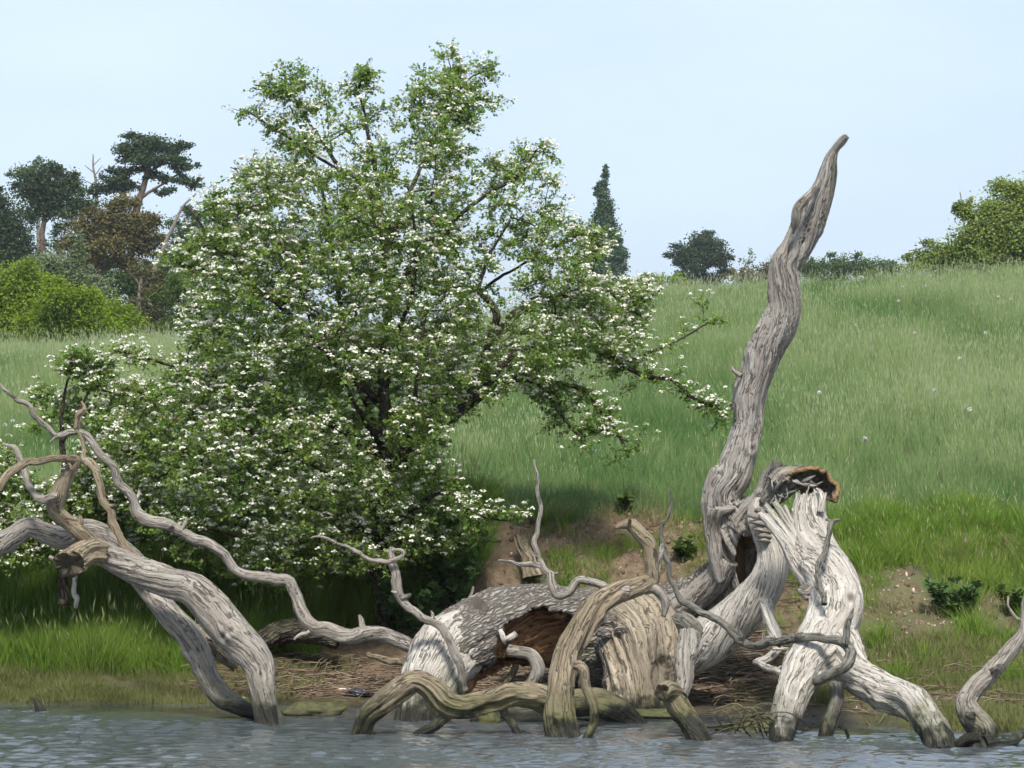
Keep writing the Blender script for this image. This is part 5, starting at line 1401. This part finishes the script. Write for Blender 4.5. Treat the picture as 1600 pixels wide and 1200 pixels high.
for i, (nm, lab, bx, cl, mt, cov) in enumerate((
    ('bush', 'small yellow green bush just right of the poplar', 1035, [(1030, 438, 26, 12), (1055, 442, 24, 12), (1000, 446, 22, 12), (1030, 455, 40, 10)], 'leaf_bright', 2.0),
    ('bush', 'brownish low bush between the dark conifer and the snag', 1165, [(1150, 434, 24, 12), (1175, 432, 22, 14), (1195, 426, 20, 20), (1215, 420, 22, 16), (1180, 446, 44, 10)], 'leaf_pine_brown', 1.7),
    ('bush', 'thin wispy pale bush beside the dark conifer', 1168, [(1165, 412, 10, 14), (1172, 405, 6, 16)], 'leaf_pale', 0.6),
    ('broadleaf_tree', 'rounded green tree low on the skyline right of the snag', 1300, [(1285, 418, 28, 14), (1315, 412, 32, 16), (1265, 422, 22, 16), (1335, 420, 24, 14), (1300, 436, 52, 14)], 'leaf_mid', 2.2),
    ('broadleaf_tree', 'small green tree on the skyline before the right hand thicket', 1375, [(1370, 414, 26, 12), (1395, 420, 24, 12), (1350, 422, 22, 12), (1375, 432, 44, 12)], 'leaf_mid', 2.0))):
    far_tree(nm, lab, 210 + 8 * i, (bx, 470), cl, mt, 3.2, cov, [[(bx, 455, 4), (bx, 425, 2.5)]], seed=20 + i, group=GS)
far_tree('willow_thicket', 'big olive green leafy thicket at the right edge of the skyline', 98, (1560, 440), [(1590, 320, 54, 34), (1545, 340, 40, 30), (1620, 350, 60, 60), (1520, 370, 44, 28), (1575, 375, 60, 36), (1480, 392, 46, 18), (1540, 400, 60, 20), (1445, 402, 30, 9), (1610, 400, 60, 30), (1505, 330, 14, 22), (1580, 295, 24, 16), (1650, 300, 50, 40), (1500, 415, 60, 22), (1570, 425, 60, 24), (1440, 418, 36, 14), (1620, 430, 50, 24)],
         'leaf_olive', 4.0, 2.6, [[(1570, 425, 12), (1570, 370, 8), (1575, 310, 4)], [(1560, 400, 5), (1510, 340, 3), (1500, 300, 1.5)], [(1540, 410, 4), (1470, 385, 2.5), (1420, 392, 1.5)]], seed=30, branches=2)

# ------------------------------------------------------------------ small things
# pebbles and broken shell in the bare earth
rng = np.random.default_rng(31)
g = []
for i in range(3):
    r2 = np.random.default_rng(300 + i)
    import bmesh as _bm
    bmx = _bm.new(); _bm.ops.create_icosphere(bmx, subdivisions=1, radius=1.0)
    V = np.array([v.co[:] for v in bmx.verts]); F = np.array([[v.index for v in f.verts] for f in bmx.faces]); bmx.free()
    V = V * np.array((1.0, 0.8, 0.5)) * (1 + 0.25 * r2.normal(0, 1, (len(V), 1)).clip(-1, 1))
    q = Geo(); q.add(V, [F], lt=np.zeros(len(V))); g.append(q)
b = MB('pebble_stone')
c = b.mix(b.attr('tint', True).outputs['Fac'], (0.15, 0.10, 0.07), (0.50, 0.42, 0.33))
M['pebble'] = b.done(b.bsdf(c, 0.8))
peb_c = tuft_collection('pebble', g, M['pebble'])
x = np.concatenate([rng.uniform(-0.6, 2.6, 700), rng.uniform(2.4, 7.5, 900), rng.normal(1.75, 0.35, 450), rng.normal(3.75, 0.4, 350)])
y = np.concatenate([rng.uniform(29.2, 31.2, 700), rng.uniform(26.2, 30.2, 900), rng.uniform(29.8, 30.9, 450), rng.uniform(27.5, 29.2, 350)])
n = len(x)
sz = rng.uniform(0.006, 0.020, n) * np.where(rng.random(n) < 0.08, 1.9, 1)
scatter('pebbles', 'pale pebbles and shell scraps in the bare earth bank', np.stack([x, y, ground(x, y) + sz * 0.1], 1), rng.uniform(0, 6.28, (n, 3)), np.repeat(sz[:, None], 3, 1), rng.integers(0, 3, n), rng.random(n) ** 1.8, peb_c)

b = MB('earth_clod')
c = b.mix(b.attr('tint', True).outputs['Fac'], (0.085, 0.055, 0.036), (0.19, 0.13, 0.085))
M['clod'] = b.done(b.bsdf(c, 0.95))
clod_c = tuft_collection('clod', g, M['clod'])
x = np.concatenate([rng.uniform(-0.6, 2.5, 520), rng.uniform(2.6, 6.5, 300), rng.uniform(-3.0, 2.6, 260)])
y = np.concatenate([rng.uniform(29.4, 31.1, 520), rng.uniform(27.0, 29.4, 300), rng.uniform(28.4, 29.8, 260)])
n = len(x); sz = rng.uniform(0.012, 0.05, n) ** 1.0
scatter('earth_clods', 'crumbled brown earth clods on the bank', np.stack([x, y, ground(x, y)], 1), rng.uniform(0, 6.28, (n, 3)), np.repeat(sz[:, None], 3, 1), rng.integers(0, 3, n), rng.random(n), clod_c)

# dry reed and stick litter on the mud
sets = []
for i in range(3):
    r2 = np.random.default_rng(330 + i); q = Geo()
    for s_ in range(16):
        a = r2.uniform(0, 6.283); L = r2.uniform(0.06, 0.28); c0_ = np.array((r2.normal(0, .13), r2.normal(0, .10), r2.uniform(0.004, 0.03)))
        dv = np.array((math.cos(a) , math.sin(a) * 0.6, r2.normal(0, .10))); dv /= np.linalg.norm(dv)
        rad = r2.uniform(0.002, 0.006)
        mid = c0_ + np.array((0, 0, r2.uniform(0, 0.02)))
        V, F = frustums(np.array([c0_ - dv * L / 2, mid]), np.array([mid, c0_ + dv * L / 2]), np.array([rad, rad]), np.array([rad, rad * .5]), 4)
        q.add(V, F, lt=np.full(len(V), r2.random()))
    sets.append(q)
b = MB('dry_litter')
c = b.mix(b.attr('lt').outputs['Fac'], (0.09, 0.06, 0.04), (0.26, 0.20, 0.135))
M['litter'] = b.done(b.bsdf(c, 0.85))
lit_c = tuft_collection('litter', sets, M['litter'])
x = np.concatenate([rng.uniform(-3.0, 2.9, 300), rng.uniform(2.6, 7.0, 70), rng.uniform(-3.0, -0.7, 60), rng.uniform(1.3, 2.6, 130)])
y = np.concatenate([rng.uniform(28.0, 29.8, 300), rng.uniform(25.6, 27.2, 70), rng.uniform(28.2, 29.4, 60), rng.uniform(27.4, 29.2, 130)])
k = y > np.interp(x, _cx, _kd[:, 1]) + 0.25
x, y = x[k], y[k]; n = len(x)
scatter('dry_litter', 'dry reed stems and twigs strewn over the mud', np.stack([x, y, ground(x, y)], 1), np.stack([rng.normal(0, .08, n), rng.normal(0, .08, n), rng.uniform(-0.5, 0.5, n)], 1), np.repeat(rng.uniform(0.7, 1.4, n)[:, None], 3, 1), rng.integers(0, 3, n), rng.random(n), lit_c)

# brush of bare twigs caught at the foot of the bleached limb
br = thing('twig_brush', 'tangle of thin bare twigs caught at the foot of the bleached limb', 'twigs', P(1170, 1150, 24.6) * (1, 1, 0))
rs = random.Random(9)
for i in range(24):
    x0 = rs.uniform(1085, 1180); x1 = x0 + rs.uniform(40, 120); y0 = rs.uniform(1112, 1152); y1 = rs.uniform(1112, 1156); Y = rs.uniform(24.35, 25.0)
    hgt = rs.uniform(2, 22)
    wood('twig', [(x0, y0, Y, 1.6), (x0 + (x1 - x0) * .35, min(y0, y1) - hgt * .6, Y - .05, 2.2), (x0 + (x1 - x0) * .7, min(y0, y1) - hgt * .8, Y - .1, 2.4), (x1, y1, Y, 1.8)], 'wood_brown', br, knots=0, nmin=5, nmax=6, step=0.03, lobes=0, ridge=0, crack=0)

# mossy stones at the water line
b = MB('mossy_stone'); geo = b.n('ShaderNodeNewGeometry')
nn = b.noise(geo.outputs['Position'], 12, 5, 0.6)
M['moss_stone'] = b.done(b.bsdf(b.mix(b.rng(nn, .4, .6), (0.05, 0.046, 0.028), (0.085, 0.09, 0.03)), 0.8, nn, 0.8, 0.03))
def stone(label, px, py, Y, sx, sy, sz_, seed):
    u = np.linspace(0, 6.2832, 28, endpoint=False); v = np.linspace(0.02, math.pi - 0.02, 18)
    U_, V_ = np.meshgrid(u, v)
    d = np.stack([(np.sin(V_) * np.cos(U_)).ravel(), (np.sin(V_) * np.sin(U_)).ravel(), np.cos(V_).ravel()], 1)
    r = 1 + 0.35 * fbm(d * 1.6 + seed, 3, seed) + 0.08 * fbm(d * 6, 2, seed)
    p = P(px, py, Y)
    VV = p + d * r[:, None] * np.array((sx, sy, sz_))
    ii = np.arange(len(VV)).reshape(U_.shape)
    F = np.stack([ii[:-1], ii[1:], np.roll(ii[1:], -1, 1), np.roll(ii[:-1], -1, 1)], -1).reshape(-1, 4)
    o = link('mossy_stone', VV, [F], M['moss_stone'])
    tag(o, label, 'stone', 'mossy stones at the waterline')
stone('long low mossy stone at the waterline right of the left dead limb', 490, 1112, 26.9, 0.27, 0.22, 0.09, 3)
stone('rounded grey mossy stone in the water behind the grooved low arm', 765, 1124, 26.0, 0.10, 0.10, 0.10, 5)
stone('flat green mossy stone at the waterline below the leaning post', 1030, 1118, 26.6, 0.28, 0.2, 0.06, 8)
stone('low brown mossy stone at the waterline under the bleached limb', 1180, 1140, 25.2, 0.30, 0.2, 0.07, 11)

# litter on the mud
def crumple(label, name, cat, px, py, Y, sx, sy, sz_, cols, seed, rough=0.5):
    u = np.linspace(0, 6.2832, 22, endpoint=False); v = np.linspace(0.05, math.pi * 0.62, 12)
    U_, V_ = np.meshgrid(u, v)
    d = np.stack([(np.sin(V_) * np.cos(U_)).ravel(), (np.sin(V_) * np.sin(U_)).ravel(), np.cos(V_).ravel()], 1)
    r = 1 + 0.55 * (np.abs(vnoise(d * 3.1 + seed, seed)) - .4) + 0.2 * vnoise(d * 7, seed + 1)
    p = P(px, py, Y); gz = float(ground(np.array([p[0]]), np.array([Y]))[0])
    VV = np.array((p[0], Y, gz + sz_ * 0.25)) + d * r[:, None] * np.array((sx, sy, sz_))
    ii = np.arange(len(VV)).reshape(U_.shape)
    F = np.stack([ii[:-1], ii[1:], np.roll(ii[1:], -1, 1), np.roll(ii[:-1], -1, 1)], -1).reshape(-1, 4)
    bb = MB(name + str(seed)); gg = bb.n('ShaderNodeNewGeometry'); nx = bb.noise(gg.outputs['Position'], 9, 2, 0.5)
    mt = bb.done(bb.bsdf(bb.mix(bb.rng(nx, .47, .53), cols[0], cols[1]), rough, spec=0.5))
    o = link(name, VV, [F], mt, smooth_shade=False)
    md = o.modifiers.new('thickness', 'SOLIDIFY'); md.thickness = 0.004
    tag(o, label, cat)
crumple('crumpled white plastic cup on the mud behind the left dead limb', 'plastic_scrap', 'litter', 352, 1054, 28.6, 0.045, 0.04, 0.045, ((0.7, 0.7, 0.7), (0.5, 0.52, 0.55)), 3)
crumple('white scrap of plastic lying on the shore turf', 'plastic_scrap', 'litter', 380, 1074, 28.3, 0.04, 0.03, 0.02, ((0.65, 0.65, 0.65), (0.45, 0.46, 0.48)), 4)
crumple('crumpled orange and white wrapper on the mud under the hawthorn', 'wrapper', 'litter', 537, 1066, 28.4, 0.09, 0.06, 0.05, ((0.60, 0.14, 0.05), (0.55, 0.53, 0.50)), 5)
crumple('dark blue plastic bag on the mud beside the orange wrapper', 'plastic_bag', 'litter', 563, 1077, 28.2, 0.12, 0.07, 0.05, ((0.020, 0.022, 0.035), (0.035, 0.038, 0.055)), 6, 0.35)
crumple('tiny white scrap on the mud right of the tan burl', 'plastic_scrap', 'litter', 1184, 1064, 27.4, 0.022, 0.02, 0.014, ((0.8, 0.8, 0.8), (0.7, 0.7, 0.7)), 7)

# dandelion clocks and buttercups standing in the meadow
M['clock'] = mat_plain('dandelion_fluff', (0.75, 0.75, 0.72), 0.9)
M['stem'] = mat_plain('flower_stem', (0.12, 0.16, 0.05), 0.6)
M['buttercup'] = mat_plain('buttercup_petal', (0.75, 0.55, 0.03), 0.4)
def flower(name, label, cat, group, px, py, Y, r, mat):
    p = P(px, py, Y); gz = float(ground(np.array([p[0]]), np.array([Y]))[0])
    # walk along the line of sight until the head stands 0.5 m over the ground
    best = None
    for yq in np.arange(32, 80, 0.5):
        q = P(px, py, yq); hgt = q[2] - float(ground(np.array([q[0]]), np.array([yq]))[0])
        if best is None or abs(hgt - 0.56) < best[0]: best = (abs(hgt - 0.56), yq, q, hgt)
    _, yq, q, hgt = best
    root = thing(name, label, cat, (q[0], q[1], q[2] - hgt), group)
    base = np.array((q[0], q[1], q[2] - hgt))
    V, F = frustums(np.array([base]), np.array([q]), np.array([0.004]), np.array([0.003]), 5)
    link('stem', V, F, M['stem'], root)
    g = Geo()
    r2 = np.random.default_rng(int(px))
    if mat == 'clock':
        v = r2.normal(0, 1, (70, 3)); v /= np.linalg.norm(v, axis=1)[:, None]
        V, F, t = leaf_mesh(np.repeat(q[None], 70, 0) + v * r * 0.25, v, r2.normal(0, 1, (70, 3)), np.full(70, r), np.zeros(70), 'oval')
    else:
        a = np.arange(5) * 1.2566; v = np.stack([np.cos(a), np.sin(a), np.full(5, .5)], 1)
        V, F, t = leaf_mesh(np.repeat(q[None], 5, 0), v, np.tile(np.array((0, 0, 1.0)), (5, 1)), np.full(5, r), np.zeros(5), 'oval')
    g.add(V, F); g.build('seed_head' if mat == 'clock' else 'petals', M[mat], root)
for (px, py) in ((1338, 508), (1280, 614), (1410, 448), (1447, 446), (1560, 463), (1580, 467), (1351, 686), (1430, 520), (1500, 560), (1404, 470), (1460, 610), (1540, 520), (1212, 448), (1515, 640), (20, 658), (8, 664)):
    flower('dandelion_clock', 'white dandelion clock standing above the meadow grass', 'flower', 'dandelion clocks in the meadow', px, py, 50, 0.026, 'clock')
for (px, py) in ((1063, 495), (1055, 482), (1209, 621), (1200, 628), (1285, 487)):
    flower('buttercup', 'yellow buttercup flower standing above the meadow grass', 'flower', 'buttercups in the meadow', px, py, 50, 0.03, 'buttercup')

# thistle and dock plants on the bank
pal('leaf_thistle', (0.045, 0.095, 0.03), (0.085, 0.135, 0.05), tr=0.2)
def weed(name, label, px, py, Y, nst, h, leaf, mat, seed, cat='plant'):
    r2 = np.random.default_rng(seed)
    p = P(px, py, Y); gz = float(ground(np.array([p[0]]), np.array([Y]))[0]); base = np.array((p[0], Y, gz - 0.02))
    root = thing(name, label, cat, base)
    g = Geo()
    A_ = []; B_ = []
    for i in range(nst):
        a = r2.uniform(0, 6.283); tilt = r2.uniform(0.15, 0.75)
        tip = base + np.array((math.cos(a) * tilt * h, math.sin(a) * tilt * h, h * r2.uniform(0.55, 1.0)))
        A_.append(base); B_.append(tip)
        k = 34
        t = r2.uniform(0.15, 1.0, k)
        lp = base + (tip - base) * t[:, None]
        ld = r2.normal(0, 1, (k, 3)) * np.array((1, 1, .35)) + (tip - base) / h * 0.4 + np.array((0, 0, .15))
        V, F, tt2 = leaf_mesh(lp, ld, np.tile(np.array((0, -.2, 1.0)), (k, 1)) + r2.normal(0, .3, (k, 3)), leaf * r2.uniform(.6, 1.3, k), np.clip(r2.normal(.5, .25, k), 0, .89))
        g.add(V, F, tint=tt2)
    V, F = frustums(np.array(A_), np.array(B_), np.full(nst, .006), np.full(nst, .003), 5)
    link('stems', V, F, M['stem'], root)
    o = g.build('leaves', M[mat], root, smooth_shade=False); o['kind'] = 'stuff'
weed('thistle_plant', 'spiky dark green thistle on the right bank', 1487, 930, 28.1, 16, 0.40, 0.075, 'leaf_thistle', 41)
weed('dock_plant', 'leafy green weed at the top edge of the bare earth bank', 972, 818, 31.1, 6, 0.22, 0.09, 'leaf_mid', 42)
weed('dock_plant', 'low green weed growing in the pebbly earth beside the snag', 1070, 868, 30.5, 6, 0.22, 0.08, 'leaf_mid', 43)
weed('nettle_plant', 'broad leaved weed on the bank at the right edge', 1590, 925, 28.1, 6, 0.26, 0.09, 'leaf_mid', 44)
weed('nettle_plant', 'dark leafy weeds right of the hawthorn trunk', 655, 965, 30.2, 14, 0.75, 0.11, 'leaf_thistle', 45)
weed('nettle_plant', 'tall dark weeds against the bare bank beside the hawthorn', 715, 960, 30.3, 14, 0.85, 0.11, 'leaf_thistle', 46)
weed('nettle_plant', 'green weeds between the hawthorn trunk and its right weeds', 690, 930, 30.7, 12, 0.85, 0.11, 'leaf_thistle', 47)

# ------------------------------------------------------------------ hazy air
b = MB('hazy_air')
pv = b.n('ShaderNodeVolumePrincipled')
pv.inputs['Color'].default_value = (0.86, 0.92, 1.0, 1)
pv.inputs['Density'].default_value = 0.00025
pv.inputs['Anisotropy'].default_value = 0.3
b.l(pv.outputs[0], b.out.inputs['Volume'])
x0, x1, y0, y1, z0, z1 = -960, 960, -120, 960, -1.6, 48
hv = np.array([(x, y, z) for z in (z0, z1) for y in (y0, y1) for x in (x0, x1)], float)
hf = np.array([[0, 2, 3, 1], [4, 5, 7, 6], [0, 1, 5, 4], [2, 6, 7, 3], [0, 4, 6, 2], [1, 3, 7, 5]])
hz = link('haze', hv, [hf], b.m, smooth_shade=False, loc=(0, 0, 0))
tag(hz, 'thin pale haze hanging over the whole valley', kind='stuff')
